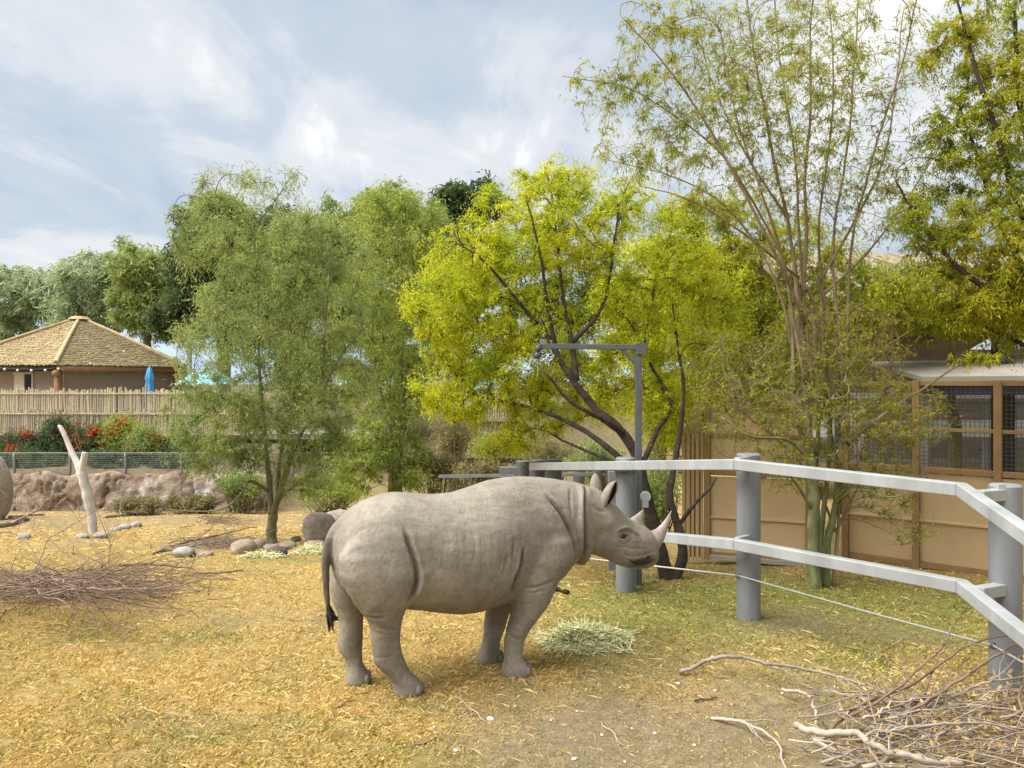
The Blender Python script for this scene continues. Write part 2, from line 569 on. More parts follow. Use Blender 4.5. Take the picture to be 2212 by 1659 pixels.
p = bump(t, b, nn, 0.6, 0.05)
bump(t, b, nf, 0.7, 0.012, p)
me = np_mesh('ground', np.stack([X, Y, Z], -1).reshape(-1, 3), Fq, m, True, {'cover': c.reshape(-1, 3)})
ground = link('ground', me)
tag(ground, 'dry straw coloured yard ground with bare earth patches', None, None, 'structure')

def gtop(x, y):
    """Height of the ground sheet incl. its small lumps."""
    return gz(x, y) + 0.03 * (fbm(x, y, 2.2, 40) - 0.5)

# ------------------------------------------------------------------ grass blades and straw litter
def blades(n, ylo, yhi, lmin, lmax, wd, flat, seed, straw=False):
    r = np.random.default_rng(seed)
    # about even density in the picture: depth ~ 1/u
    u = r.random(n)
    y = 1 / (1 / ylo + u * (1 / yhi - 1 / ylo))
    y = y * (1 + 0.0 * u)
    x = (r.random(n) * 2 - 1) * (0.70 * y + 2.0)
    dirt, green = cover(x, y)
    clump = fbm(x, y, 7.0, 77, 2)
    keep = r.random(n) > np.clip(dirt * 0.62, 0, 0.8)
    if not straw:
        keep &= (clump + 0.25 * r.random(n)) > 0.38
    keep &= ~((x > 2.4) & (y > 10.6))
    x, y, dirt, green, clump = x[keep], y[keep], dirt[keep], green[keep], clump[keep]
    n = len(x)
    z = gtop(x, y)
    az = r.random(n) * 2 * math.pi
    ln = (lmin + (lmax - lmin) * r.random(n) ** 1.5) * (0.65 + 0.7 * clump) * (1 - 0.4 * dirt)
    el = np.radians(flat[0] + (flat[1] - flat[0]) * r.random(n))
    hd = np.stack([np.cos(az), np.sin(az), 0 * az], -1)
    d1 = hd * np.cos(el)[:, None] + np.array([0, 0, 1]) * np.sin(el)[:, None]
    el2 = el - np.radians(15 + 45 * r.random(n))
    d2 = hd * np.cos(el2)[:, None] + np.array([0, 0, 1]) * np.sin(el2)[:, None]
    sd = np.stack([-np.sin(az), np.cos(az), 0 * az], -1) * (wd * (0.6 + 0.8 * r.random(n)) * (y / 6.0) ** 0.6)[:, None]
    b0 = np.stack([x, y, z - 0.004 + (0.004 + 0.02 * r.random(n) if straw else 0)], -1)
    m_ = b0 + d1 * (ln * 0.55)[:, None]
    e_ = m_ + d2 * (ln * 0.45)[:, None]
    e_[:, 2] = np.maximum(e_[:, 2], z + 0.004)
    V = np.stack([b0 - sd * .5, b0 + sd * .5, m_ + sd * .5, e_], 1).reshape(-1, 3)
    F5 = np.arange(n * 4).reshape(n, 4)
    k = r.random(n)[:, None]
    g1, g2, g3 = np.array([0.60, 0.425, 0.13]), np.array([0.70, 0.54, 0.22]), np.array([0.48, 0.33, 0.10])
    cg = np.where(k < 0.5, g1, np.where(k < 0.78, g2, g3))
    gr = np.where(k < 0.5, np.array([0.26, 0.27, 0.06]), np.where(k < 0.75, np.array([0.42, 0.36, 0.10]), np.array([0.16, 0.19, 0.045])))
    cb = np.where(k < 0.5, np.array([0.42, 0.31, 0.15]), np.where(k < 0.8, np.array([0.30, 0.27, 0.10]), np.array([0.52, 0.42, 0.24])))
    isg = (r.random(n) < green * 0.9)[:, None]
    isb = (r.random(n) < np.clip(dirt * 1.6, 0, 0.9))[:, None]
    cc = np.where(isg, gr, cg)
    cc = np.where(isb & ~isg, cb, cc)
    if straw:
        cc = np.where(k < 0.55, np.array([0.72, 0.56, 0.27]), np.array([0.60, 0.42, 0.16])) * (1 - 0.25 * (green[:, None]))
    cc = cc * (0.75 + 0.5 * r.random(n))[:, None]
    return V, F5, np.repeat(cc, 4, 0)

m, t, b = newmat('grass_blade')
at = t.nodes.new('ShaderNodeAttribute')
at.attribute_name = 'cover'
t.links.new(at.outputs['Color'], b.inputs['Base Color'])
b.inputs['Roughness'].default_value = 0.75
tr = t.nodes.new('ShaderNodeBsdfTranslucent')
t.links.new(at.outputs['Color'], tr.inputs['Color'])
ms = t.nodes.new('ShaderNodeMixShader')
ms.inputs[0].default_value = 0.3
t.links.new(b.outputs[0], ms.inputs[1])
t.links.new(tr.outputs[0], ms.inputs[2])
t.links.new(ms.outputs[0], t.nodes['Material Output'].inputs['Surface'])
M['grass'] = m
V, F5, cc = blades(430000, 4.3, 16.5, 0.018, 0.055, 0.0050, (8, 74), 5)
go = link('grass', np_mesh('grass', V, F5, m, False, {'cover': cc}))
tag(go, 'short dry golden grass with green patches across the yard', None, None, 'stuff')
V, F5, cc = blades(13000, 4.3, 13, 0.06, 0.2, 0.0026, (-4, 14), 6, True)
V2, F2, c2 = blades(60000, 14, 23.5, 0.04, 0.10, 0.006, (4, 50), 8)
V3, F3, c3 = blades(5000, 12, 23.5, 0.12, 0.4, 0.008, (-3, 12), 10, True)
go2 = link('grass', np_mesh('grass', np.vstack([V2, V3]), np.vstack([F2, F3 + len(V2)]), m, False, {'cover': np.vstack([c2, c3])}))
tag(go2, 'sparse dry grass and chaff on the far ground below the rock wall', None, None, 'stuff')
so = link('straw_litter', np_mesh('straw_litter', V, F5, m, False, {'cover': cc}))
tag(so, 'loose pale straw stalks scattered over the dry grass', None, None, 'stuff')
# ------------------------------------------------------------------ rhinoceros
TH = math.radians(24)
RO = np.array([-0.54, 6.34])
ru, rn = np.array([math.cos(TH), math.sin(TH)]), np.array([-math.sin(TH), math.cos(TH)])
RZ = float(gz(RO[0], RO[1]))

def U(zx, zy, w=0.0):
    """Side-view drawing position -> body coordinates (s forward, w sideways, h up) on the plane at w."""
    px, py = (1200 + zx / 1.4553) * .5486, (1780 + zy / 1.4553) * .5486
    a, b = (px - 1106) / F, -(py - 829.5) / F
    d = (w + RO @ rn) / (a * rn[0] + rn[1])
    p = np.array([a * d - RO[0], d - RO[1]])
    return np.array([p @ ru, w, CAMH + b * d - RZ])

rh = thing('rhinoceros', 'grey black rhinoceros standing side-on in the dry grass beside the rail fence', 'rhinoceros', (RO[0], RO[1], RZ), rz=TH)
NR = 36
ang = np.arange(NR) * 2 * math.pi / NR

def sgnpow(v, p):
    return np.sign(v) * np.abs(v) ** p

def torso_rings(st, p=0.86, top=0.16):
    R = []
    st = np.array(st, float)
    sx = np.concatenate([np.linspace(st[i, 0], st[i + 1, 0], 4, endpoint=False) for i in range(len(st) - 1)] + [st[-1:, 0]])
    for zx in sx:
        zt, zb, hw = (np.interp(zx, st[:, 0], st[:, k]) for k in (1, 2, 3))
        a, b = U(zx, zt), U(zx, zb)
        c, hh = (a + b) / 2, (a[2] - b[2]) / 2
        x = sgnpow(np.cos(ang), p) * hw * (1 - top * np.clip(np.sin(ang), 0, 1) ** 1.5)
        z = sgnpow(np.sin(ang), p) * hh
        R.append(np.stack([np.full(NR, c[0]), x, c[2] + z], -1))
    return R

body = MB()
body.rings(torso_rings([
    (148, 470, 600, .10), (165, 440, 690, .19), (200, 390, 770, .28), (260, 330, 830, .35), (340, 281, 862, .395),
    (430, 252, 880, .41), (530, 231, 887, .415), (640, 237, 893, .435), (760, 243, 906, .46), (860, 234, 913, .47),
    (960, 201, 902, .46), (1060, 165, 874, .43), (1160, 144, 845, .40), (1260, 140, 815, .375), (1360, 144, 780, .35),
    (1440, 154, 722, .31), (1500, 165, 650, .265), (1532, 170, 600, .24), (1548, 172, 622, .235), (1562, 175, 648, .23), (1586, 180, 648, .215), (1600, 185, 590, .20), (1610, 188, 566, .195), (1690, 235, 590, .175)]))
body.rings(torso_rings([
    (1590, 200, 560, .16), (1625, 192, 582, .185), (1665, 205, 592, .187), (1720, 240, 612, .182), (1770, 292, 637, .176), (1820, 350, 656, .17),
    (1870, 388, 668, .158), (1920, 410, 670, .143), (1960, 433, 662, .128), (1990, 470, 648, .105), (2005, 510, 632, .075), (2013, 555, 600, .035)], 0.8, 0.3))

def leg(st, w, lean=0.0):
    """st: (zy, x_back, x_front, half width); bottom set on the ground."""
    st = np.array(st, float)
    zy = np.concatenate([np.linspace(st[i, 0], st[i + 1, 0], 4, endpoint=False) for i in range(len(st) - 1)] + [st[-1:, 0]])
    h0 = (U(st[-1, 1], st[-1, 0], w)[2] + U(st[-1, 2], st[-1, 0], w)[2]) / 2
    wx, wy = RO[0], RO[1]
    R = []
    for y in zy:
        xb, xf, hw = (np.interp(y, st[:, 0], st[:, k]) for k in (1, 2, 3))
        a, b = U(xb, y, w), U(xf, y, w)
        c, hs = (a + b) / 2, (b[0] - a[0]) / 2
        f = np.clip(1 - (c[2] - h0) / 0.75, 0, 1)
        hh = c[2] - f * (h0 + 0.012)
        wl = w * (1 + lean * np.clip((c[2] - 0.3) / 0.6, 0, 1))
        R.append(np.stack([c[0] + sgnpow(np.cos(ang), .92) * hs, wl + sgnpow(np.sin(ang), .92) * hw, np.full(NR, hh)], -1))
    body.rings(R[::-1])
    return R

NH = leg([(430, 320, 500, .03), (500, 235, 585, .11), (580, 185, 628, .16), (680, 190, 642, .18), (780, 236, 640, .175), (850, 280, 612, .16), (900, 318, 567, .14),
     (950, 358, 551, .122), (1000, 372, 543, .108), (1050, 378, 541, .098), (1100, 383, 546, .093), (1150, 388, 556, .088), (1190, 396, 572, .085),
     (1225, 430, 588, .083), (1260, 475, 612, .088), (1300, 510, 655, .112), (1335, 508, 682, .12), (1362, 508, 672, .12), (1370, 518, 655, .11)], -.20, 0.3)
FH = leg([(440, 230, 560, .12), (560, 178, 560, .16), (680, 155, 480, .17), (780, 152, 420, .165), (850, 162, 380, .15), (910, 184, 350, .13), (970, 198, 336, .115), (1050, 194, 333, .1),
     (1120, 189, 330, .092), (1170, 196, 328, .088), (1200, 222, 328, .085), (1250, 236, 330, .09), (1290, 236, 352, .11), (1330, 234, 374, .118), (1360, 234, 374, .118), (1370, 242, 362, .108)], .18, 0.3)
NF = leg([(380, 1320, 1440, .04), (440, 1265, 1490, .09), (500, 1232, 1522, .13), (600, 1212, 1525, .15), (700, 1205, 1442, .15), (780, 1195, 1416, .138), (860, 1185, 1380, .128), (920, 1172, 1332, .116),
     (980, 1157, 1282, .105), (1040, 1145, 1252, .092), (1100, 1147, 1241, .088), (1150, 1146, 1247, .092), (1185, 1134, 1276, .112), (1215, 1130, 1290, .12), (1230, 1138, 1280, .112)], -.19, 0.32)
FF = leg([(480, 1150, 1430, .12), (600, 1120, 1400, .14), (700, 1080, 1330, .14), (800, 1060, 1250, .13), (860, 1053, 1205, .122), (920, 1043, 1174, .112), (980, 1029, 1154, .102), (1040, 1027, 1134, .09),
     (1090, 1020, 1112, .085), (1140, 1004, 1112, .092), (1180, 990, 1122, .11), (1204, 984, 1130, .118), (1214, 992, 1122, .11)], .18, 0.3)
# tail
tp = [U(x, y, -0.03) for x, y in ((215, 420), (172, 455), (143, 510), (126, 580), (120, 660), (122, 760), (130, 850), (138, 905))]
body.tube(spline(tp, 22), np.interp(np.linspace(0, 1, 22), [0, .2, .5, 1], [.06, .044, .033, .021]), 14)
me0 = body.mesh('rhino_rough', M['horn'])
tmp = link('rhino_rough', me0)
mod = tmp.modifiers.new('remesh', 'REMESH')
mod.mode = 'VOXEL'
mod.voxel_size = 0.0105
mod.adaptivity = 0.0
dg = bpy.context.evaluated_depsgraph_get()
ev = tmp.evaluated_get(dg)
mt = ev.to_mesh()
nv = len(mt.vertices)
V = np.empty(nv * 3, np.float32)
mt.vertices.foreach_get('co', V)
V = V.reshape(-1, 3).astype(float)
E_ = np.empty(len(mt.edges) * 2, np.int32)
mt.edges.foreach_get('vertices', E_)
E_ = E_.reshape(-1, 2)
polys = [tuple(p.vertices) for p in mt.polygons]
ev.to_mesh_clear()
bpy.data.objects.remove(tmp)
Fr = np.array([p for p in polys if len(p) == 4], np.int32)
deg = np.bincount(E_.ravel(), minlength=nv)[:, None]
def lap(Vv):
    acc = np.zeros_like(Vv)
    for k in range(3):
        acc[:, k] = np.bincount(E_[:, 0], Vv[E_[:, 1], k], nv) + np.bincount(E_[:, 1], Vv[E_[:, 0], k], nv)
    return acc / deg - Vv
for it in range(14):
    V = V + 0.6 * lap(V)
    V = V - 0.42 * lap(V)
for it in range(5):
    V = V + 0.5 * lap(V)
def normals(Vv):
    a, b_, c_, d_ = (Vv[Fr[:, k]] for k in range(4))
    fn = np.cross(c_ - a, d_ - b_)
    Nn = np.zeros_like(Vv)
    for k in range(4):
        for j in range(3):
            Nn[:, j] += np.bincount(Fr[:, k], fn[:, j], nv)
    return unit(Nn)
Nn = normals(V)

def dseg(Q, poly):
    """Distance of points (n,2) to a polyline, and the signed side."""
    best = np.full(len(Q), 9.0)
    side = np.zeros(len(Q))
    par = np.zeros(len(Q))
    for i_, (a, b_) in enumerate(zip(poly[:-1], poly[1:])):
        ab = b_ - a
        t_ = np.clip(((Q - a) @ ab) / (ab @ ab), 0, 1)
        r_ = Q - (a + t_[:, None] * ab)
        dd = np.hypot(r_[:, 0], r_[:, 1])
        sd = ab[0] * r_[:, 1] - ab[1] * r_[:, 0]
        m_ = dd < best
        best[m_] = dd[m_]
        side[m_] = np.sign(sd[m_])
        par[m_] = (i_ + t_[m_]) / (len(poly) - 1)
    return best, side, par
Q = V[:, [0, 2]]
nearw = smooth(0.03, 0.12, np.abs(V[:, 1])) * (np.abs(Nn[:, 1]) > 0.1)
disp = np.zeros(nv)
def fold(pts, depth, sig, w=-0.33, lip=0.0, lipside=1, allround=False, n=24, fade=.35):
    global disp
    pl = np.array([U(x, y, w)[[0, 2]] for x, y in pts])
    pl = spline(pl, n)
    dd, sd, pr_ = dseg(Q, pl)
    wt = 1.0 if allround else nearw
    wt = wt * smooth(0, fade, pr_) * (1 - smooth(.85, 1.0, pr_) * .7)
    disp += -depth * np.exp(-(dd / sig) ** 2) * wt
    if lip:
        off = dd * sd * lipside
        disp += lip * np.exp(-((off - 2.1 * sig) / (1.5 * sig)) ** 2) * wt * (dd < 7 * sig)
fold([(572, 425), (598, 520), (632, 640), (645, 740), (628, 815), (605, 860)], .075, .016, -.40, .018, 1, fade=.25)
fold([(700, 620), (694, 700), (680, 780), (655, 850)], -.012, .035, -.42)
fold([(1200, 470), (1190, 560), (1183, 630)], .016, .009, -.40)
fold([(1160, 560), (1150, 640), (1128, 700)], .010, .009, -.42)
fold([(1128, 545), (1120, 620), (1105, 690)], .007, .009, -.42)
fold([(1242, 530), (1228, 640), (1206, 705), (1190, 775)], .062, .013, -.36, .012, -1, fade=.2)
fold([(1206, 690), (1196, 760), (1192, 830)], .05, .02, -.34, fade=.3)
fold([(1385, 240), (1445, 308), (1498, 400), (1530, 480), (1547, 570), (1540, 625)], .095, .014, -.30, .022, 1, fade=.3)
fold([(1665, 190), (1612, 290), (1597, 390), (1596, 490), (1602, 590)], .068, .012, -.20, fade=.12)
fold([(1632, 190), (1582, 290), (1562, 400), (1562, 500), (1570, 630)], -.036, .026, -.22, allround=True, fade=.1)
fold([(1560, 205), (1530, 290), (1520, 370)], .020, .012, -.26)
fold([(1600, 225), (1572, 300), (1548, 390)], .008, .010, -.24)
fold([(1222, 772), (1290, 768), (1360, 740), (1412, 716)], .018, .010, -.30)
fold([(1240, 800), (1300, 795), (1350, 778)], .010, .009, -.30)
fold([(1180, 860), (1230, 868), (1300, 850)], .006, .009, -.28)
fold([(338, 930), (380, 942), (440, 930)], .014, .010, -.28)
fold([(345, 905), (400, 910), (470, 890)], .006, .010, -.30)
fold([(390, 1185), (440, 1170), (500, 1160)], .006, .010, -.25)
fold([(1420, 225), (1460, 280), (1480, 340)], .012, .014, -.26)
fold([(250, 760), (300, 850), (345, 920)], .010, .014, -.33)
rr_ = np.random.default_rng(17)
for k in range(11):
    x0 = 800 + 36 * k + rr_.normal(0, 9)
    y0, y1 = 440 + rr_.normal(0, 25), 610 + rr_.normal(0, 40)
    fold([(x0, y0), (x0 + rr_.normal(4, 6), (y0 + y1) / 2), (x0 + rr_.normal(0, 8), y1)], .003 + .002 * rr_.random(), .012, -.44, n=12)
for k in range(40):
    # short skin wrinkles on neck, thigh and legs
    cx_, cy_, dx_, dy_ = [(1300 + rr_.random() * 180, 300 + rr_.random() * 350, 14, 26), (420 + rr_.random() * 110, 940 + rr_.random() * 220, 40, 6), (1180 + rr_.random() * 60, 880 + rr_.random() * 230, 30, 6), (220 + rr_.random() * 300, 600 + rr_.random() * 280, 16, 22)][k % 4]
    a2_ = rr_.normal(0, .35)
    fold([(cx_ - dx_, cy_ - dy_ - 10 * a2_), (cx_, cy_ + 4 * rr_.normal()), (cx_ + dx_, cy_ + dy_ + 10 * a2_)], .003 + .003 * rr_.random(), .009, -.36, n=6)
# head details
fold([(1825, 600), (1870, 630), (1930, 640), (1995, 632)], .026, .008, -.11)
fold([(1850, 652), (1900, 655), (1960, 648)], -.008, .014, -.10)
fold([(1800, 555), (1830, 585), (1870, 592), (1940, 585), (1995, 568)], .011, .008, -.12)
fold([(1965, 560), (1900, 545), (1850, 548), (1810, 530)], .009, .008, -.12)
fold([(1960, 535), (1905, 520), (1870, 520)], .005, .007, -.12)
fold([(1780, 508), (1812, 526), (1848, 518), (1870, 496)], .012, .007, -.15)
fold([(1772, 530), (1805, 545), (1850, 538), (1880, 515)], .007, .007, -.15)
fold([(1768, 462), (1805, 436), (1850, 434), (1890, 458), (1915, 474)], -.018, .014, -.15)
fold([(1775, 470), (1810, 452), (1850, 452), (1880, 470)], .012, .007, -.15)
fold([(1635, 290), (1670, 330), (1725, 340)], .014, .012, -.15)
fold([(1615, 260), (1640, 330), (1650, 400)], .010, .012, -.17)
for (x, y, dp, sg, w) in ((1822, 482, .016, .026, -.155), (1960, 606, .024, .014, -.11), (1700, 470, .012, .05, -.17)):
    c_ = U(x, y, w)
    dd = np.hypot(Q[:, 0] - c_[0], Q[:, 1] - c_[2])
    disp -= dp * np.exp(-(dd / sg) ** 2) * nearw
c_ = U(1745, 400, -.17)
disp += .010 * np.exp(-(np.hypot(Q[:, 0] - c_[0], Q[:, 1] - c_[2]) / .05) ** 2) * nearw
c_ = U(545, 330, -.3)
disp += .014 * np.exp(-(np.hypot(Q[:, 0] - c_[0], Q[:, 1] - c_[2]) / .09) ** 2) * nearw
# low-frequency unevenness of the hide
def n3(p, s, sd):
    return fbm(p[:, 0] + 3.1 * p[:, 1], p[:, 2] + 1.7 * p[:, 1], s, sd, 3) - 0.5
disp += .010 * n3(V, 5.0, 5) + .005 * n3(V, 14.0, 15)
V = V + Nn * disp[:, None]
V = V + 0.2 * lap(V)
# pigment: dark lips and nostril, dusty back
cm = U(1930, 628, -.11)
dk = 1.9 * np.exp(-((Q[:, 0] - cm[0]) / .115) ** 2 - ((Q[:, 1] - cm[2]) / .036) ** 2)
cn = U(1960, 606, -.11)
dk = np.maximum(dk, 1.5 * np.exp(-(np.hypot((Q[:, 0] - cn[0]) * .7, Q[:, 1] - cn[2]) / .022) ** 2))
ce = U(1822, 482, -.155)
dk = np.maximum(dk, 0.9 * np.exp(-(np.hypot((Q[:, 0] - ce[0]) * .8, Q[:, 1] - ce[2]) / .036) ** 2))
tl = np.array([U(x, y)[[0, 2]] for x, y in ((140, 520), (124, 620), (126, 800), (140, 905))])
dd, _, _ = dseg(Q, tl)
dk = np.maximum(dk, 0.55 * (dd < .05) * (np.abs(V[:, 1]) < .09))
m, t, b = newmat('rhino_hide')
at = t.nodes.new('ShaderNodeAttribute')
at.attribute_name = 'dark'
n1_ = tex(t, 'noise', 'Object', 2.6, 8, 0.62, 0.4)
n2_ = tex(t, 'noise', 'Object', 26, 8, 0.7, 0.3)
base = ramp(t, n1_, [(0.3, (0.185, 0.162, 0.128)), (0.5, (0.248, 0.221, 0.178)), (0.72, (0.318, 0.288, 0.238))])
v2 = ramp(t, n2_, [(0.25, (0.80, 0.79, 0.78)), (0.75, (1.17, 1.17, 1.17))])
n3_ = tex(t, 'noise', 'Object', 9, 7, 0.7, 0.8, (1.0, 1.0, 0.6))
base = mixc(t, 1.0, base, ramp(t, n3_, [(0.3, (0.82, 0.80, 0.77)), (0.7, (1.13, 1.14, 1.14))]), 'MULTIPLY')
colr = mixc(t, 1.0, base, v2, 'MULTIPLY')
colr = mixc(t, at.outputs['Fac'], colr, (0.045, 0.036, 0.034))
t.links.new(colr, b.inputs['Base Color'])
b.inputs['Roughness'].default_value = 0.78
b.inputs['Specular IOR Level'].default_value = 0.22
vor = tex(t, 'DISTANCE_TO_EDGE', 'Object', 34, stretch=(1.0, 1.0, 0.6))
fine = tex(t, 'noise', 'Object', 95, 6, 0.65)
wr = tex(t, 'noise', 'Object', 15, 7, 0.65, 1.2, (1.8, 1.0, 0.7))
p = bump(t, b, wr, 0.4, 0.022)
p = bump(t, b, ramp(t, vor, [(0.0, (0, 0, 0)), (0.1, (1, 1, 1))]), 0.16, 0.004, p)
bump(t, b, fine, 0.5, 0.005, p)
M['hide'] = m
me = np_mesh('body', V, Fr, m, True, {'dark': np.clip(dk, 0, 0.95)})
link('body', me, rh)

def local(name, mb, mat, smooth_=True, parent=rh):
    return mb.build(name, mat, parent, (0, 0, 0), smooth_)

# horns
def horn(pts, rads, flat=1.0):
    k = 22
    pth = spline([U(x, y) for x, y in pts], k)
    r_ = np.interp(np.linspace(0, 1, k), np.linspace(0, 1, len(rads)), rads)
    mb = MB()
    T = unit(np.gradient(pth, axis=0))
    a_ = np.arange(20) * 2 * math.pi / 20
    R = []
    for i in range(k):
        sd = np.array([0, 1., 0])
        up = np.cross(sd, T[i])
        wob_ = 1 + 0.03 * math.sin(i * 1.9)
        R.append(pth[i] + (sd[None] * np.cos(a_)[:, None] * flat + up[None] * np.sin(a_)[:, None]) * r_[i] * wob_)
    return mb.rings(R)
local('horn', horn([(1966, 532), (1996, 508), (2034, 468), (2064, 420), (2085, 376), (2100, 337)], [.092, .096, .086, .066, .047, .034, .022, .012, .003], .8), M['horn'])
local('horn', horn([(1893, 440), (1902, 406), (1921, 368), (1941, 330)], [.115, .10, .074, .045, .025, .004], .62), M['horn'])
# eyes with lids
for sgn in (-1, 1):
    e = U(1822, 482, -.155)
    dd = np.hypot(V[:, 0] - e[0], V[:, 2] - e[2])
    cand = V[(dd < .012) & (np.sign(V[:, 1]) == sgn)]
    wv = np.abs(cand[:, 1]).mean() if len(cand) else .155
    mb = MB()
    R = []
    for th in np.linspace(0.05, math.pi - .05, 12):
        R.append(np.stack([e[0] + .043 * math.sin(th) * np.cos(ang[::2]), np.full(NR // 2, sgn * (wv - .006)) + .022 * math.cos(th), e[2] + .029 * math.sin(th) * np.sin(ang[::2])], -1))
    local('eye', mb.rings(R), M['eye'])
    for s_ in (1, -1):
        mb = MB()
        a2 = np.linspace(0.1, math.pi - .1, 10)
        pth = np.stack([e[0] + .043 * np.cos(a2), np.full(10, sgn * (wv + .006)) , e[2] + s_ * (.003 + .025 * np.sin(a2))], -1)
        local('eyelid', mb.tube(pth, np.array([.004] + [.009] * 8 + [.004]), 8), M['hide'])
# ears
def ear(base, tip, wmax, face, thick=.012):
    """Cupped leaf-shaped ear; face = direction the opening looks."""
    base, tip = np.asarray(base), np.asarray(tip)
    ax = tip - base
    Ln = np.linalg.norm(ax)
    ax = ax / Ln
    fc = unit(face - ax * (face @ ax))
    sd = np.cross(ax, fc)
    K, A = 14, 13
    def sheet(off):
        R = []
        for i in range(K):
            tt = i / (K - 1)
            r_ = wmax * (0.55 + 1.0 * tt) * (1 - tt ** 2.6) ** 0.8 * 0.9 + .002
            r_ = max(r_ - off, .001)
            open_ = math.radians(118 + 52 * (1 - tt))
            for a_ in np.linspace(-open_, open_, A):
                R.append(base + ax * (tt * Ln - off * .3) - fc * r_ * math.cos(a_) + sd * r_ * math.sin(a_) * .92 + fc * .02 * tt ** 2)
        return np.array(R)
    o_, i_ = sheet(0), sheet(thick)
    n0 = K * A
    Fs = []
    for i in range(K - 1):
        for j in range(A - 1):
            q = (i * A + j, i * A + j + 1, (i + 1) * A + j + 1, (i + 1) * A + j)
            Fs.append(q)
            Fs.append(tuple(n0 + v for v in q[::-1]))
    for i in range(K - 1):
        Fs.append((i * A, (i + 1) * A, n0 + (i + 1) * A, n0 + i * A))
        Fs.append((i * A + A - 1, n0 + i * A + A - 1, n0 + (i + 1) * A + A - 1, (i + 1) * A + A - 1))
    for j in range(A - 1):
        Fs.append((j, n0 + j, n0 + j + 1, j + 1))
        q = (K - 1) * A
        Fs.append((q + j, q + j + 1, n0 + q + j + 1, n0 + q + j))
    inner = [tuple(int(v) for v in (i * A + j, i * A + j + 1, (i + 1) * A + j + 1, (i + 1) * A + j)) for i in range(K - 1) for j in range(A - 1)]
    return MB().add(np.vstack([o_, i_]), Fs), MB().add(sheet(thick + .002), inner)
M['inner_ear'] = plain('inner_ear', (0.03, 0.02, 0.017), (0.085, 0.06, 0.05), 25, 0.9, bs=.3)
for args in ((U(1702, 322, -.115), U(1778, 158, -.17), .068, np.array([.3, -.95, .0]), .009), (U(1678, 292, .10), U(1654, 122, .13), .064, np.array([.85, .3, .2]), .009)):
    eo, ei = ear(*args)
    e_ob = local('ear', eo, M['hide'])
    local('inner_ear', ei, M['inner_ear'], True, e_ob)
# toenails
for R in (NH, FH, NF, FF):
    r_ = R[-3]
    c_ = r_.mean(0)
    hs, hw = (r_[:, 0].max() - r_[:, 0].min()) / 2, (r_[:, 1].max() - r_[:, 1].min()) / 2
    for a_ in (-1.0, 0.0, 1.0):
        dx, dy = math.cos(a_), math.sin(a_)
        pc = np.array([c_[0] + dx * (hs - .004), c_[1] + dy * (hw - .004), 0.035])
        mb = MB()
        RR = []
        for th in np.linspace(0.1, math.pi - .1, 9):
            RR.append(np.stack([pc[0] + .024 * math.sin(th) * np.cos(ang[::3]) * (1 if abs(dx) > .7 else 1.1), pc[1] + .038 * math.sin(th) * np.sin(ang[::3]), np.full(NR // 3, pc[2] + .042 * math.cos(th))], -1))
        local('toenail', mb.rings(RR), M['nail'])
# tail tuft
r_ = np.random.default_rng(3)
mb = MB()
for k in range(70):
    t0 = r_.random()
    b0 = U(132 + 8 * t0, 865 + 60 * t0, -0.03) + r_.normal(0, .006, 3)
    ex, ey = r_.choice([0, 1]) * r_.random() * 48 + 148 + r_.normal(0, 7), 940 + 100 * r_.random()
    if ex > 175:
        ey = 950 + 25 * r_.random()
    e0 = U(ex, ey, -0.03 + r_.normal(0, .02))
    mb.tube(spline([b0, (b0 + e0) / 2 + np.array([-.008, 0, .004]) + r_.normal(0, .008, 3), e0], 5), [.006, .006, .005, .004, .001], 4)
local('tail_tuft', mb, M['hair_dark'], False)
# ------------------------------------------------------------------ steel post-and-rail fence
def xy(px, d):
    return (px - 1106.0) / F * d
Bn, Kn, Le = (xy(1591, 7.3), 7.3), (xy(2077, 6.03), 6.03), (xy(1149, 10.4), 10.4)
En = (xy(2212, 5.0), 5.0)
def ext(a, b, k):
    return tuple(np.asarray(a) + (np.asarray(b) - np.asarray(a)) * k)
En2 = ext(Kn, En, 1.9)
plan = [Le, Bn, Kn, En2]
zu = [1.261, 1.605, 1.541, 1.541 - (1.541 - 1.403) * 1.9]
zl = [0.50, 0.863, 0.80, 0.80 - 0.05 * 1.9]
fence = thing('rail_fence', 'pale grey steel rail fence bending at the round posts beside the rhinoceros', 'fence', (2.27, 7.55, float(gz(2.27, 7.55))))

def rail(plan, zs, size, root, mat, name='rail'):
    pts = [np.array([p[0], p[1], z]) for p, z in zip(plan, zs)]
    dirs = [unit((b - a) * np.array([1, 1, 0])) for a, b in zip(pts[:-1], pts[1:])]
    rings = []
    for i, p in enumerate(pts):
        if i == 0:
            t_ = dirs[0]
        elif i == len(pts) - 1:
            t_ = dirs[-1]
        else:
            t_ = unit(dirs[i - 1] + dirs[i])
        s_ = np.cross(t_, [0, 0, 1])
        k = 1.0
        if 0 < i < len(pts) - 1:
            k = 1 / max(0.4, float(np.dot(t_, dirs[i])))
        rings.append((p, s_ * k))
    for i in range(len(pts) - 1):
        h = size / 2
        V_ = []
        for q, (p, s_) in enumerate((rings[i], rings[i + 1])):
            p = p + dirs[i] * (0.0012 if q == 0 else -0.0012)
            V_ += [p + s_ * a * h + np.array([0, 0, b_ * h]) for a, b_ in ((-1, -1), (1, -1), (1, 1), (-1, 1))]
        mb = MB().add(V_, [(3, 2, 1, 0), (4, 5, 6, 7), (0, 1, 5, 4), (1, 2, 6, 5), (2, 3, 7, 6), (3, 0, 4, 7)])
        mb.build(name, mat, root, bevel=0.007)
rail(plan, zu, 0.098, fence, M['steel_light'])
rail(plan, zl, 0.098, fence, M['steel_light'])

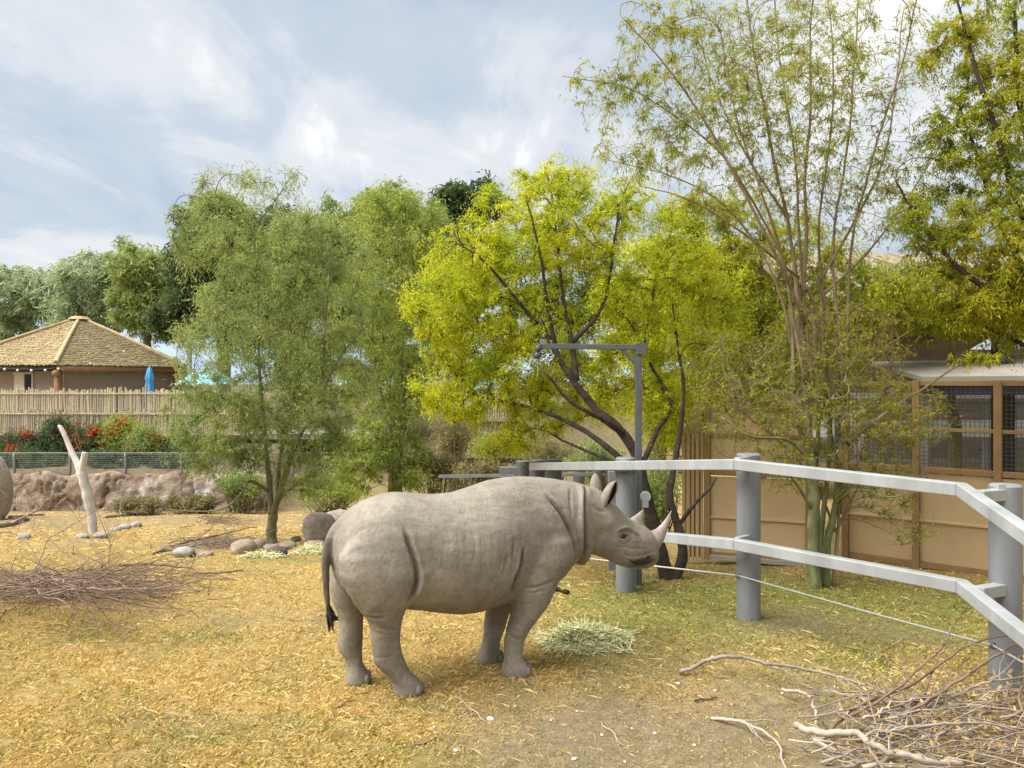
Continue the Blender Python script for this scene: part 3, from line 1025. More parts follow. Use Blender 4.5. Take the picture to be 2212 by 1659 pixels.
def post(root, x, y, ztop, r=0.112, mat='steel_post'):
    z0 = float(gz(x, y)) - 0.08
    pr = [(r, z0), (r, ztop - .012), (r - .012, ztop), (r - .03, ztop + .002)]
    a_ = np.arange(32) * 2 * math.pi / 32
    R = [np.stack([x + q * np.cos(a_), y + q * np.sin(a_), np.full(32, z)], -1) for q, z in pr]
    return MB().rings(R).build('post', M[mat], root, smooth_=False)
def shade_smooth(o, deg=40):
    o.data.polygons.foreach_set('use_smooth', [True] * len(o.data.polygons))
    if hasattr(o.data, 'set_sharp_from_angle'):
        o.data.set_sharp_from_angle(angle=math.radians(deg))
    return o
MP, RP, FP = (xy(1617, 7.56), 7.56), (xy(2172, 6.0), 6.0), (xy(1351, 9.06), 9.06)
for (x, y), zt in ((MP, P(0, 980, 7.56)[2]), (RP, P(0, 1046, 6.0)[2]), (FP, P(0, 988, 9.06)[2])):
    shade_smooth(post(fence, x, y, float(zt)))
shade_smooth(post(fence, En2[0] + .17, En2[1] + .05, 1.42))
# brackets between posts and rails
def bracket(p, q, z, wd=.085, ht=.085):
    MB().beam((p[0], p[1], z), (q[0], q[1], z), wd, ht).build('bracket', M['steel_light'], fence, bevel=.004)
for z in (1.60, .858):
    bracket((MP[0] - .03, MP[1] - .09), (Bn[0] + .01, Bn[1] + .03), z, .05, .125)
for z, y_ in ((float(P(0, 1068, 5.95)[2]), 0), (float(P(0, 1272, 5.95)[2]), 0)):
    bracket((RP[0] - .06, RP[1] - .05), (RP[0] - .30, RP[1] - .16), z, .09, .085)
MB().box((RP[0] - .085, RP[1] - .07, float(P(0, 1052, 5.95)[2])), (.05, .05, .05)).build('bracket', M['steel_light'], fence)
for z in (float(P(0, 1005, 8.95)[2]), ):
    bracket((FP[0] - .02, FP[1] - .1), (FP[0] - .08, FP[1] - .24), z, .08, .11)
# collar on the far post
a_ = np.arange(28) * 2 * math.pi / 28
zc = float(P(0, 1018, 9.06)[2])
MB().rings([np.stack([FP[0] + .122 * np.cos(a_), FP[1] + .122 * np.sin(a_), np.full(28, z)], -1) for z in (zc - .02, zc + .06)]).build('collar', M['steel_dark'], fence)
# cable low on the posts
cp = [(xy(1080, 10.0), 10.0, .28), (xy(1260, 8.93), 8.93, .375), (MP[0] - .115, MP[1] - .04, .52), (xy(1900, 6.65), 6.65, float(P(0, 1329, 6.65)[2])), (RP[0] - .116, RP[1] - .03, float(P(0, 1394, 5.97)[2])), (RP[0] - .14, RP[1] - .58, .375), (RP[0] - .3, RP[1] - 1.6, .36)]
MB().tube([np.array(p) for p in cp], .0085, 8).build('cable', M['cable'], fence, smooth_=True)
for px_, py_, pz_ in (cp[2], cp[4]):
    MB().tube([np.array((px_ - .002 + .022 * math.cos(q), py_ - .012, pz_ + .022 * math.sin(q))) for q in np.linspace(0, 2 * math.pi, 14)], .005, 6).build('cable_eye', M['steel_dark'], fence)

# fence run that goes back behind the animal
bf = thing('rail_fence', 'dark grey steel posts and thin rail running back behind the rhinoceros shoulder', 'fence', (xy(1200, 11.5), 11.5, float(gz(.6, 11.5))))
far_posts = [(1129, 12.6, 995), (1161, 11.4, 993), (1196, 10.85, 992), (1250, 15.0, 1001), (1294, 13.0, 1003)]
for px_, d_, py_ in far_posts:
    shade_smooth(post(bf, xy(px_, d_), d_, float(P(0, py_, d_)[2]), .112, 'steel_dark'))
MB().beam(P(1079, 1016, 12.6), P(1125, 1016, 12.6), .12, .11).build('rail', M['steel_post'], bf, bevel=.006)
MB().beam(P(948, 1029, 13.4), P(1320, 1024, 12.9), .05, .05).build('rail', M['steel_post'], bf)
MB().beam(P(1196, 1015, 11.0), P(1330, 1012, 13.4), .05, .05).build('rail', M['steel_post'], bf)
# short upright lever post beside the far post
MB().beam(P(1325, 1230, 9.6), P(1325, 1018, 9.6), .13, .1, (0, 1, 0)).build('post', M['steel_post'], bf, bevel=.006)
MB().beam(P(1080, 1100, 13.2), P(1330, 1096, 13.2), .05, .05).build('rail', M['steel_post'], bf)

# ------------------------------------------------------------------ hoist arm over the yard
hx, hy = xy(1379, 9.33), 9.33
hoist = thing('hoist_arm', 'grey steel gallows hoist with two dark balls hanging from its arm', 'hoist', (hx, hy, float(gz(hx, hy))))
zt = float(P(0, 742, hy)[2])
MB().beam((hx, hy, float(gz(hx, hy)) - .05), (hx, hy, zt), .075, .075, (0, 1, 0)).build('upright', M['steel_dark'], hoist, bevel=.006)
za = float(P(0, 750, hy)[2])
e1 = P(1168, 748, hy)
MB().beam((hx + .05, hy - .002, za), (e1[0], hy - .002, float(e1[2])), .07, .062).build('arm', M['steel_dark'], hoist, bevel=.005)
MB().beam((hx - .02, hy - .003, za - .2), (hx - .2, hy - .003, za - .02), .05, .05).build('brace', M['steel_dark'], hoist)
MB().box((hx + .03, hy - .045, za - .02), (.12, .03, .13)).build('gusset', M['steel_dark'], hoist)
MB().box((e1[0] + .02, hy, float(e1[2]) + .05), (.05, .05, .07)).build('end_plate', M['steel_post'], hoist)
def ball(c, r, n=14, k=10):
    a2 = np.arange(n) * 2 * math.pi / n
    return MB().rings([np.stack([c[0] + r * math.sin(q) * np.cos(a2), c[1] + r * math.sin(q) * np.sin(a2), np.full(n, c[2] + r * math.cos(q))], -1) for q in np.linspace(.05, math.pi - .05, k)])
M['ball_blue'] = plain('ball_blue', (0.05, 0.06, 0.09), (0.09, 0.10, 0.14), 8, 0.4, bs=0.1)
b1, b2 = P(1163, 753, hy - .05), P(1161, 768, hy - .05)
ball(b1, .042).build('ball', M['ball_blue'], hoist, smooth_=True)
ball(b2, .042).build('ball', M['ball_blue'], hoist, smooth_=True)
MB().beam(b1 + [0, 0, .03], (e1[0] + .03, hy, float(e1[2])), .03, .03).build('end_plate', M['steel_dark'], hoist)
for k in range(9):
    c_ = P(1161 + (k % 2), 778 + 4.2 * k, hy - .05)
    q_ = np.linspace(0, 2 * math.pi, 9)
    ax_ = (1, 0) if k % 2 else (0, 1)
    MB().tube([c_ + np.array([.008 * math.cos(v) * ax_[0], .008 * math.cos(v) * ax_[1], .017 * math.sin(v)]) for v in q_], .0035, 5).build('chain_link', M['cable'], hoist)
w_ = P(1395, 1073, hy - .06)
a_ = np.arange(24) * 2 * math.pi / 24
M['winch'] = plain('winch', (0.42, 0.46, 0.44), (0.52, 0.56, 0.54), 8, 0.5, bs=0.1)
wo = MB().rings([np.stack([w_[0] + .062 * np.cos(a_), np.full(24, yy), w_[2] + .062 * np.sin(a_)], -1) for yy in (hy - .06, hy - .02)]).build('winch', M['winch'], hoist, bevel=.004)
MB().box((w_[0] - .005, hy - .042, w_[2] - .085), (.075, .034, .085)).build('winch_bracket', M['winch'], hoist)
MB().beam((hx, hy, w_[2] - .03), (w_[0], hy - .03, w_[2] - .03), .06, .05).build('winch_bracket', M['steel_post'], hoist)

# ------------------------------------------------------------------ tan panelled enclosure walls with mesh above
def frame_wall(name, label, A, B, posts, ztop, zmid, zlow, zrib, depth_rows, mesh=True, mid_from=0.0):
    """A, B plan ends; posts = fractions along; panels between the ribs."""
    A, B = np.asarray(A, float), np.asarray(B, float)
    Lw = np.linalg.norm(B - A)
    t_ = (B - A) / Lw
    nrm = np.array([t_[1], -t_[0]])            # towards the yard
    root = thing(name, label, 'wall', (A[0], A[1], float(gz(*A))), 'tan panelled enclosure walls')
    rot = np.array([[t_[0], -t_[1], 0], [t_[1], t_[0], 0], [0, 0, 1]])
    def bx(s0, s1, z0, z1, off, th, nm, mat, bev=0.0):
        c_ = A + t_ * (s0 + s1) / 2 + nrm * off
        return MB().box((c_[0], c_[1], (z0 + z1) / 2), (s1 - s0, th, z1 - z0), rot).build(nm, M[mat], root, bevel=bev)
    ss = [p * Lw for p in posts]
    for s in ss:
        bx(s - .042, s + .042, -.03, ztop + .012, .012, .085, 'frame_post', 'tan_frame', .004)
    for i in range(len(ss) - 1):
        s0, s1 = ss[i] + .042, ss[i + 1] - .042
        for z, h_ in ((ztop - .03, .055), (zmid, .045), (zlow + .02, .07)):
            bx(s0, s1, z - h_ / 2, z + h_ / 2, .008, .06, 'frame_rail', 'tan_frame', .004)
        # sheet panels, ribs proud of them
        zb = [.07, zrib, zlow - .03]
        nsub = max(1, round((s1 - s0) / 0.95))
        cuts = np.linspace(s0, s1, nsub + 1)
        for j in range(nsub):
            for k in range(2):
                bx(cuts[j] + .004, cuts[j + 1] - .004, zb[k] + .004, zb[k + 1] - .004, 0, .02, 'panel', 'tan_panel')
            if j:
                bx(cuts[j] - .017, cuts[j] + .017, .07, zlow - .03, .022, .03, 'rib', 'tan_panel', .003)
        bx(s0, s1, zrib - .015, zrib + .015, .024, .03, 'rib', 'tan_panel', .003)
        bx(s0, s1, .0, .07, .01, .05, 'kick_plate', 'tan_frame')
        if not mesh:
            for z0, z1 in ((zlow + .055, zmid - .022), (zmid + .022, ztop - .057)):
                for j in range(nsub):
                    bx(cuts[j] + .004, cuts[j + 1] - .004, z0, z1, 0, .02, 'panel', 'tan_panel')
        if mesh:
            for z0, z1 in ((zlow + .055, zmid - .022), (zmid + .022, ztop - .057)):
                mb = MB()
                for s in np.arange(s0 + .045, s1, .052):
                    c_ = A + t_ * s
                    mb.box((c_[0], c_[1], (z0 + z1) / 2), (.0065, .0065, z1 - z0), rot)
                for z in np.arange(z0 + .04, z1, .052):
                    c_ = A + t_ * (s0 + s1) / 2
                    mb.box((c_[0] + nrm[0] * .0066, c_[1] + nrm[1] * .0066, z), (s1 - s0, .0062, .0062), rot)
                mb.build('wire_mesh', M['wire'], root)
    return root, A, t_, nrm
A1, B1 = (2.66, 10.72), (3.86, 10.24)
frame_wall('enclosure_wall', 'tan metal panelled wall behind the green trunk, left of the dark gap', A1, B1, [0.0, 1.0], 2.05, 1.66, 1.13, .55, 2, mesh=False)
A2, B2 = (4.55, 10.72), (8.6, 7.27)
d2 = np.linalg.norm(np.subtract(B2, A2))
frame_wall('enclosure_wall', 'long tan metal panelled wall with wire mesh windows above', A2, B2, [0.0, .165, .335, .55, .78, 1.0], 2.385, 1.77, 1.235, .60, 2)
# ribbed corner cladding at the left end
cr = thing('corner_cladding', 'vertical ribbed tan metal cladding at the end of the panelled wall', 'cladding', (2.55, 10.78, float(gz(2.55, 10.78))))
for k in range(5):
    MB().box((2.36 + .058 * k, 10.83 - .02 * k, .8), (.03 + .012 * (k % 2), .05, 1.75)).build('rib', M['tan_panel'], cr, bevel=.003)
MB().box((2.48, 10.84, 1.02), (.27, .02, 2.1)).build('sheet', M['tan_panel'], cr)
# concrete footing strip in front of the walls
single('footing_strip', MB().box((3.3, 10.36, .02), (1.35, .10, .05), np.array([[.928, .371, 0], [-.371, .928, 0], [0, 0, 1]])), M['canopy_cream'], 'low concrete footing in front of the left panelled wall', 'footing', (3.3, 10.36, 0))

# ------------------------------------------------------------------ barn and shade structure behind the wall
barn = thing('barn', 'open sided barn with a broad tan roof and dark steel columns behind the mesh', 'barn', (9.0, 17.0, 0.0))
def slab(pts, th, nm, mat, root=barn):
    pts = [np.asarray(p, float) for p in pts]
    V_ = pts + [p - np.array([0, 0, th]) for p in pts]
    MB().add(V_, [(0, 1, 2, 3), (7, 6, 5, 4), (0, 4, 5, 1), (1, 5, 6, 2), (2, 6, 7, 3), (3, 7, 4, 0)]).build(nm, M[mat], root)
slab([(5.6, 14.0, 3.45), (17, 13.4, 3.45), (17, 22, 6.0), (6.7, 22, 6.0)], .12, 'roof', 'roof_tan')
slab([(6.7, 22, 6.0), (17, 22, 6.0), (17, 30, 3.5), (6.7, 30, 3.5)], .12, 'roof', 'roof_tan')
for k in range(14):
    x_ = 6.3 + k * .78
    MB().beam((x_ - .05, 14.05 - .05 * k, 3.47), (x_ + .3, 21.95, 6.01), .06, .05).build('roof_rib', M['roof_tan'], barn)
slab([(5.5, 13.95, 3.47), (17, 13.35, 3.47), (17, 13.45, 3.47), (5.5, 14.05, 3.47)], .32, 'eave_shadow_strip', 'black_steel')  # black strip standing in for the shadow under the eave
for x_, y_, wd in ((7.86, 12.6, .24), (6.0, 14.3, .2), (11.5, 14.0, .24)):
    MB().box((x_, y_, 1.7), (wd, wd, 3.42)).build('column', M['black_steel'], barn)
MB().box((11.2, 24.0, 1.7), (11.0, .15, 3.4)).build('back_wall', M['dark_inside'], barn)
MB().box((6.2, 20.0, .9), (.15, 7.8, 1.8)).build('side_wall', M['canopy_cream'], barn)
for k in range(9):
    MB().box((10.8, 17.9 - .02 * k, .35 + .26 * k), (10, .06, .07)).build('pen_rail', M['steel_light' if k % 2 else 'steel_post'], barn)
for k in range(7):
    MB().box((6.5 + 1.4 * k, 17.8, 1.3), (.09, .09, 2.6)).build('pen_post', M['steel_light'], barn)
MB().box((10.4, 15.9, 1.45), (9.2, .1, .34)).build('white_board', M['white_paint'], barn)
MB().box((10.4, 15.5, 2.12), (9.2, .1, .1)).build('pipe', M['white_paint'], barn)
MB().box((8.4, 15.0, 2.55), (.09, .09, 1.7)).build('pipe', M['white_paint'], barn)
can = thing('shade_canopy', 'cream sloping canopy roof just behind the mesh wall', 'canopy', (8.4, 12.4, 0.0))
slab([(6.2, 11.9, 2.46), (11.5, 9.6, 2.5), (11.5, 11.6, 2.78), (6.2, 13.7, 2.74)], .07, 'canopy_sheet', 'canopy_cream', can)
slab([(6.25, 11.95, 2.38), (11.5, 9.66, 2.42), (11.5, 9.76, 2.42), (6.25, 12.05, 2.38)], .2, 'beam', 'black_steel', can)
for q in ((6.35, 12.1), (6.35, 13.4), (10.8, 10.2), (10.8, 11.6)):
    MB().box((q[0], q[1], 1.2), (.09, .09, 2.45)).build('post', M['steel_post'], can)
# ------------------------------------------------------------------ rock retaining wall across the back left
m, t, b = newmat('rock_wall')
n1_ = tex(t, 'noise', 'Object', 0.9, 8, 0.65, 0.5)
n2_ = tex(t, 'noise', 'Object', 6, 8, 0.65)
c1 = ramp(t, n1_, [(0.3, (0.13, 0.085, 0.055)), (0.46, (0.25, 0.185, 0.135)), (0.55, (0.33, 0.265, 0.205)), (0.66, (0.52, 0.50, 0.49))])
c2 = ramp(t, n2_, [(0.3, (0.7, 0.68, 0.66)), (0.7, (1.2, 1.2, 1.2))])
t.links.new(mixc(t, 1, c1, c2, 'MULTIPLY'), b.inputs['Base Color'])
b.inputs['Roughness'].default_value = .95
p = bump(t, b, n2_, 1.0, .08)
M['rock_wall'] = m
def rock_wall(xa, xb, y0, ztop):
    nxw, nzw = int((xb - xa) / .05), 26
    V_, Fq_ = [], []
    xs = np.linspace(xa, xb, nxw)
    tp_ = ztop + .05 * np.sin(xs * 2.9) + .04 * np.sin(xs * 6.1 + 1) + .05 * (fbm(xs, xs * 0, 1.4, 8) - .5)
    rows = []
    for k in range(nzw):
        f = k / (nzw - 1)
        z = -1.9 + (tp_ + 1.9) * f
        bul = .22 * (fbm(xs, z * 1.3, 1.5, 31) - .5) + .16 * (fbm(xs, z * .7, 4.5, 35) - .5) - .13 * np.exp(-((fbm(xs, z * .6, 1.9, 44) - .5) / .02) ** 2)
        yy = y0 - .30 * (1 - f) - bul + .12 * f ** 6
        rows.append(np.stack([xs, yy, z], -1))
    rows.append(np.stack([xs, np.full(nxw, y0 + .5), tp_ - .02], -1))
    rows.append(np.stack([xs, np.full(nxw, y0 + .5), np.full(nxw, -1.9)], -1))
    R = np.array(rows)
    kk = len(rows)
    idx = np.arange(kk * nxw).reshape(kk, nxw)
    Fq_ = np.stack([idx[:-1, :-1], idx[:-1, 1:], idx[1:, 1:], idx[1:, :-1]], -1).reshape(-1, 4)
    return R.reshape(-1, 3), Fq_
V_, Fq_ = rock_wall(-19, -7.45, 24.0, -0.40)
V_ = V_ - np.array([-13, 24, -1.6])
o = link('rock_wall', np_mesh('rock_wall', V_, Fq_, M['rock_wall'], True), None, (-13, 24, -1.6))
tag(o, 'brown sculpted rock retaining wall with pale stains at the back of the yard', 'wall')

# wire fence on top of it
wf = thing('wire_fence', 'low horizontal wire fence with curved steel posts on the rock wall', 'fence', (-12, 24.35, -.42))
zt_, zb_ = float(P(0, 978, 24.35)[2]), -.5
for k in range(8):
    x_ = -15.4 + k * 1.72
    pth = [np.array([x_ + .05 * math.sin(f * 3), 24.35 - .07 * math.sin(f * 2.6), zb_ + (zt_ - zb_) * f]) for f in np.linspace(0, 1, 7)]
    MB().tube(pth, .035, 6).build('post', M['steel_post'], wf, smooth_=True)
for k in range(11):
    z = zt_ - k * .062
    MB().beam((-19, 24.33, z), (-4.5, 24.33, z), .012 if k else .03, .012 if k else .03).build('wire', M['steel_post'] if k else M['steel_light'], wf)

# ------------------------------------------------------------------ raised deck with bamboo pole fence
DY = 29.0
def zpx(py, d):
    return float(P(0, py, d)[2])
deck = thing('deck', 'raised timber deck carrying the bamboo fence and umbrellas', 'deck', (-14, 33, float(gz(-14, 33))))
zd = zpx(936, DY)
MB().box((-14.5, DY + 6.0, zd - .12), (19.5, 12.0, .2)).build('platform', M['dark_inside'], deck)
for k in range(8):
    x_ = -23.5 + 2.6 * k
    MB().box((x_, DY + .4, (zd - 1) / 2 - .1), (.22, .22, zd + 1.0)).build('post', M['black_steel'], deck)
bfn = thing('bamboo_fence', 'two tier bamboo pole fence along the deck in front of the thatched hut', 'fence', (-14, DY, zd))
a_ = np.arange(7) * 2 * math.pi / 7
def pole_mesh(mat):
    R = []
    for f in np.linspace(0, 1, 5):
        q = 1 + (.06 if f in (.25, .75) else 0)
        R.append(np.stack([q * np.cos(a_), q * np.sin(a_), np.full(7, f)], -1))
    return MB().rings(R).mesh('bamboo_pole', M[mat])
pm = [pole_mesh('bamboo'), pole_mesh('bamboo_old')]
r_ = np.random.default_rng(12)
for tier, (py0, py1, yo) in enumerate(((842, 896, .0), (889, 942, -.10))):
    n_ = 128
    xs = np.linspace(-20.2, -9.7, n_)
    for k in range(n_):
        zb_, zt_ = zpx(py1, DY), zpx(py0, DY) + r_.normal(0, .05)
        if k % 9 == 0:
            zt_ += .05
        o = bpy.data.objects.new('bamboo_pole', pm[0 if r_.random() < (.7 if tier == 0 else .35) else 1])
        COL.objects.link(o)
        o.parent = bfn
        rr = .031 + .012 * r_.random()
        o.scale = (rr, rr, zt_ - zb_)
        o.location = (float(xs[k] + r_.normal(0, .010)) + 14, yo + r_.normal(0, .012), zb_ - zd)
        o.rotation_euler = (r_.normal(0, .012), r_.normal(0, .02), r_.random() * 6)
for py_, yo in ((850, -.06), (893, -.17), (897, .06), (938, -.16)):
    MB().beam((-20.2, DY + yo, zpx(py_, DY)), (-9.7, DY + yo, zpx(py_, DY)), .04, .05).build('lashing_rail', M['bamboo'], bfn)

# ------------------------------------------------------------------ thatched hut
HD = 36.5
hx_, hy_ = xy(172, HD), HD
hut = thing('thatched_hut', 'round tan hut with a conical thatched roof behind the bamboo fence', 'hut', (hx_, hy_, zd))
za_, ze_ = zpx(688, HD), zpx(787, 31.6)
m, t, b = newmat('thatch')
n1_ = tex(t, 'noise', 'Object', 3.0, 8, .7)
n2_ = tex(t, 'noise', 'Object', 22, 6, .7, 0, (1, 1, .3))
g_ = t.nodes.new('ShaderNodeNewGeometry')
cc = ramp(t, n1_, [(0.28, (0.32, 0.235, 0.125)), (0.5, (0.46, 0.36, 0.20)), (0.72, (0.57, 0.46, 0.285))])
cv = ramp(t, g_.outputs['Random Per Island'], [(0, (.84, .83, .80)), (1, (1.1, 1.1, 1.08))])
t.links.new(mixc(t, 1, cc, cv, 'MULTIPLY'), b.inputs['Base Color'])
b.inputs['Roughness'].default_value = .95
bump(t, b, n2_, .7, .04)
M['thatch'] = m
RR, NS, ph0 = 5.3, 6, math.radians(-61.3 - 9)
cor = [np.array([hx_ + RR * math.cos(ph0 + k * math.pi / 3), hy_ + RR * math.sin(ph0 + k * math.pi / 3), ze_]) for k in range(6)]
apx = np.array([hx_, hy_, za_])
body_roof = MB()
body_roof.add([apx] + [c_ + np.array([0, 0, -.02]) for c_ in cor] + [np.array([hx_, hy_, ze_ - .25])] , [(0, 1 + k, 1 + (k + 1) % 6) for k in range(6)] + [(7, 1 + (k + 1) % 6, 1 + k) for k in range(6)])
roof = body_roof.build('roof', M['thatch'], hut)
r_ = np.random.default_rng(4)
TV, TF = [], []
for k in range(6):
    a0, a1 = cor[k], cor[(k + 1) % 6]
    nrm_ = unit(np.cross(a1 - a0, apx - a0))
    if nrm_[2] < 0:
        nrm_ = -nrm_
    for row in range(27):
        f0, f1 = 1 - (row + 1.45) / 27, 1 - row / 27
        f0 = max(f0, -.035)
        n_ = int(4 + 80 * (1 - (f0 + f1) / 2))
        for j in range(n_):
            u0, u1 = j / n_, (j + 1.12) / n_
            q0 = f0 + r_.normal(0, .007)
            def at_(u, f, lift):
                lo = a0 * (1 - u) + a1 * u
                return lo * (1 - f) + apx * f + nrm_ * lift
            u1 = min(u1, 1.01)
            lf = .045 + .025 * r_.random()
            n0 = len(TV)
            TV += [at_(u0, q0, lf), at_(u1, q0 + r_.normal(0, .006), lf), at_(u1, f1, .01), at_(u0, f1, .01), at_(u0, q0, .0), at_(u1, q0, .0)]
            TF += [(n0, n0 + 1, n0 + 2, n0 + 3), (n0 + 4, n0 + 5, n0 + 1, n0)]
o = link('thatch_courses', np_mesh('thatch_courses', np.array(TV) - np.array([hx_, hy_, zd]), np.array(TF), M['thatch']), roof)
o['kind'] = 'stuff'
for c_ in cor:
    pth = spline([apx + [0, 0, .06], (apx + c_) / 2 + [0, 0, .10], c_ + [0, 0, .07]], 9)
    MB().tube(pth, np.linspace(.07, .10, 9), 7).build('hip_ridge', M['thatch'], roof)
MB().tube([apx + [0, 0, -.05], apx + [0, 0, .09]], [.5, .32], 10).build('roof_cap', M['thatch'], roof)
Rw = 4.55
wc = [np.array([hx_ + Rw * math.cos(ph0 + k * math.pi / 3), hy_ + Rw * math.sin(ph0 + k * math.pi / 3), 0]) for k in range(6)]
for k in range(6):
    p0, p1 = wc[k], wc[(k + 1) % 6]
    mid = (p0 + p1) / 2
    L_ = np.linalg.norm(p1 - p0)
    tt = (p1 - p0) / L_
    rot = np.array([[tt[0], -tt[1], 0], [tt[1], tt[0], 0], [0, 0, 1]])
    MB().box((mid[0], mid[1], (zd + ze_ + .1) / 2), (L_, .12, ze_ + .1 - zd), rot).build('wall', M['stucco'], hut)
    e0, e1_ = cor[k] * .985 + np.array([hx_, hy_, ze_]) * .015, cor[(k + 1) % 6] * .985 + np.array([hx_, hy_, ze_]) * .015
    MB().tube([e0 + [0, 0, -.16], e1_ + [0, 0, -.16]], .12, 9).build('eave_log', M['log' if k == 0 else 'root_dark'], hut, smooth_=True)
    MB().tube([np.array([cor[k][0] * .93 + hx_ * .07, cor[k][1] * .93 + hy_ * .07, z]) for z in (zd, ze_ - .2)], .14, 10).build('column', M['log'], hut, smooth_=True)
    rad = unit(np.array([cor[k][0] - hx_, cor[k][1] - hy_, 0]))
    MB().tube([cor[k] - rad * .9 + [0, 0, -.30], cor[k] + rad * .12 + [0, 0, -.36]], .13, 10).build('rafter_log', M['log'], hut, smooth_=True)
# window on the left front face
wpos = wc[5] * 0 + np.array([xy(55, 33.0), 33.0, 0])
k5, k0 = wc[5], wc[0]
tt = unit(k0 - k5)
nn_ = np.array([tt[1], -tt[0], 0])
if nn_[1] > 0:
    nn_ = -nn_
def on_wall(px_):
    # point of that wall face on the sight line
    a = (px_ - 1106) / F
    q = np.linalg.solve(np.array([[a, -tt[0]], [1, -tt[1]]]), k5[:2])
    return q[0]
rot = np.array([[tt[0], -tt[1], 0], [tt[1], tt[0], 0], [0, 0, 1]])
for (x0, x1, y0, y1, nm, mat, off) in ((34, 58, 807, 850, 'window_board', 'cream_board', .09), (58, 73, 810, 850, 'window', 'dark_opening', .08), (31, 77, 804, 807.5, 'window_frame', 'cream_board', .11), (73, 76, 806, 850, 'window_frame', 'cream_board', .10)):
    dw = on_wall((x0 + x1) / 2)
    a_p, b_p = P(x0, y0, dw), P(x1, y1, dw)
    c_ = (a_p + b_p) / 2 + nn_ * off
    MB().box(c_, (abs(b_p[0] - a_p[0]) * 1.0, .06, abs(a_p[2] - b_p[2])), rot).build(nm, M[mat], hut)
# string of bulbs
sl = thing('string_light', 'string of small white bulbs hung along the hut eave', 'string lights', (hx_ - 2, 31.2, zd))
pts_ = [P(x, y, 31.0) for x, y in ((-20, 791), (10, 795), (38, 797), (68, 797.5), (98, 797), (126, 794))]
MB().tube(spline(pts_, 30), .008, 4).build('wire', M['wire'], sl)
for q in pts_[1:]:
    ball(q - [0, 0, .05], .05, 8, 6).build('bulb', M['bulb'], sl, smooth_=True)
s2 = thing('string_light', 'string of bulbs crossing the thatched roof to the lamp pole', 'string lights', (hx_ + 2, 31.2, zd))
pts_ = [P(x, y, 30.6) for x, y in ((128, 797), (195, 782), (268, 756), (340, 742), (405, 736))]
MB().tube(spline(pts_, 30), .006, 4).build('wire', M['wire'], s2)
for q in pts_[1:-1]:
    ball(q - [0, 0, .05], .045, 8, 6).build('bulb', M['bulb'], s2, smooth_=True)
lp = thing('lamp_pole', 'slim grey pole rising beside the hut roof', 'pole', (xy(409, 33), 33, zd))
MB().beam(P(409, 936, 33), P(409, 708, 33), .15, .15, (0, 1, 0)).build('shaft', M['steel_light'], lp)
MB().beam(P(404, 752, 33), P(470, 749, 33), .05, .05).build('arm', M['steel_light'], lp)

# ------------------------------------------------------------------ umbrellas on the deck
def umbrella_open(px_, d, ytop, yrim, half, label):
    c_ = P(px_, ytop, d)
    zr = zpx(yrim, d)
    R_ = half / F * d
    root = thing('patio_umbrella', label, 'umbrella', (c_[0], d, zd))
    MB().tube([np.array([c_[0], d, zd]), np.array([c_[0], d, c_[2]])], .035, 8).build('pole', M['steel_light'], root)
    for k in range(8):
        a0, a1 = k * math.pi / 4 + .2, (k + 1) * math.pi / 4 + .2
        V_, Fs = [], []
        nr = 6
        for i in range(nr + 1):
            f = i / nr
            for a in (a0, (a0 + a1) / 2, a1):
                rr = R_ * f * (1 if a != (a0 + a1) / 2 else .945)
                sag = 0 if a != (a0 + a1) / 2 else -.05 * f
                V_.append((c_[0] + rr * math.cos(a), d + rr * math.sin(a), c_[2] - (c_[2] - zr) * f ** 1.25 + sag))
        for i in range(nr):
            for j in range(2):
                Fs.append((i * 3 + j, i * 3 + j + 1, i * 3 + j + 4, i * 3 + j + 3))
        MB().add(V_, Fs).build('canopy_panel', M['turquoise'], root, smooth_=True)
umbrella_open(447, 31.5, 793, 829, 66, 'open turquoise patio umbrella behind the bamboo fence')
umbrella_open(1050, 33.5, 812, 838, 30, 'small open turquoise umbrella far behind the yellow tree')
c_ = P(323, 793, 30.2)
uc = thing('patio_umbrella', 'closed blue patio umbrella standing upright behind the bamboo fence', 'umbrella', (c_[0], 30.2, zd))
R = []
for py_, r0 in ((793, .02), (797, .07), (806, .11), (818, .16), (823, .12), (836, .15), (850, .17), (868, .15)):
    z = zpx(py_, 30.2)
    a2 = np.arange(24) * 2 * math.pi / 24
    rr = r0 * (1 + .16 * np.cos(a2 * 6))
    R.append(np.stack([c_[0] + rr * np.cos(a2), 30.2 + rr * np.sin(a2), np.full(24, z)], -1))
MB().rings(R).build('folded_canopy', M['blue_cloth'], uc, smooth_=True)
MB().tube([np.array([c_[0], 30.2, zd]), np.array([c_[0], 30.2, c_[2] + .12])], .035, 8).build('pole', M['steel_light'], uc)

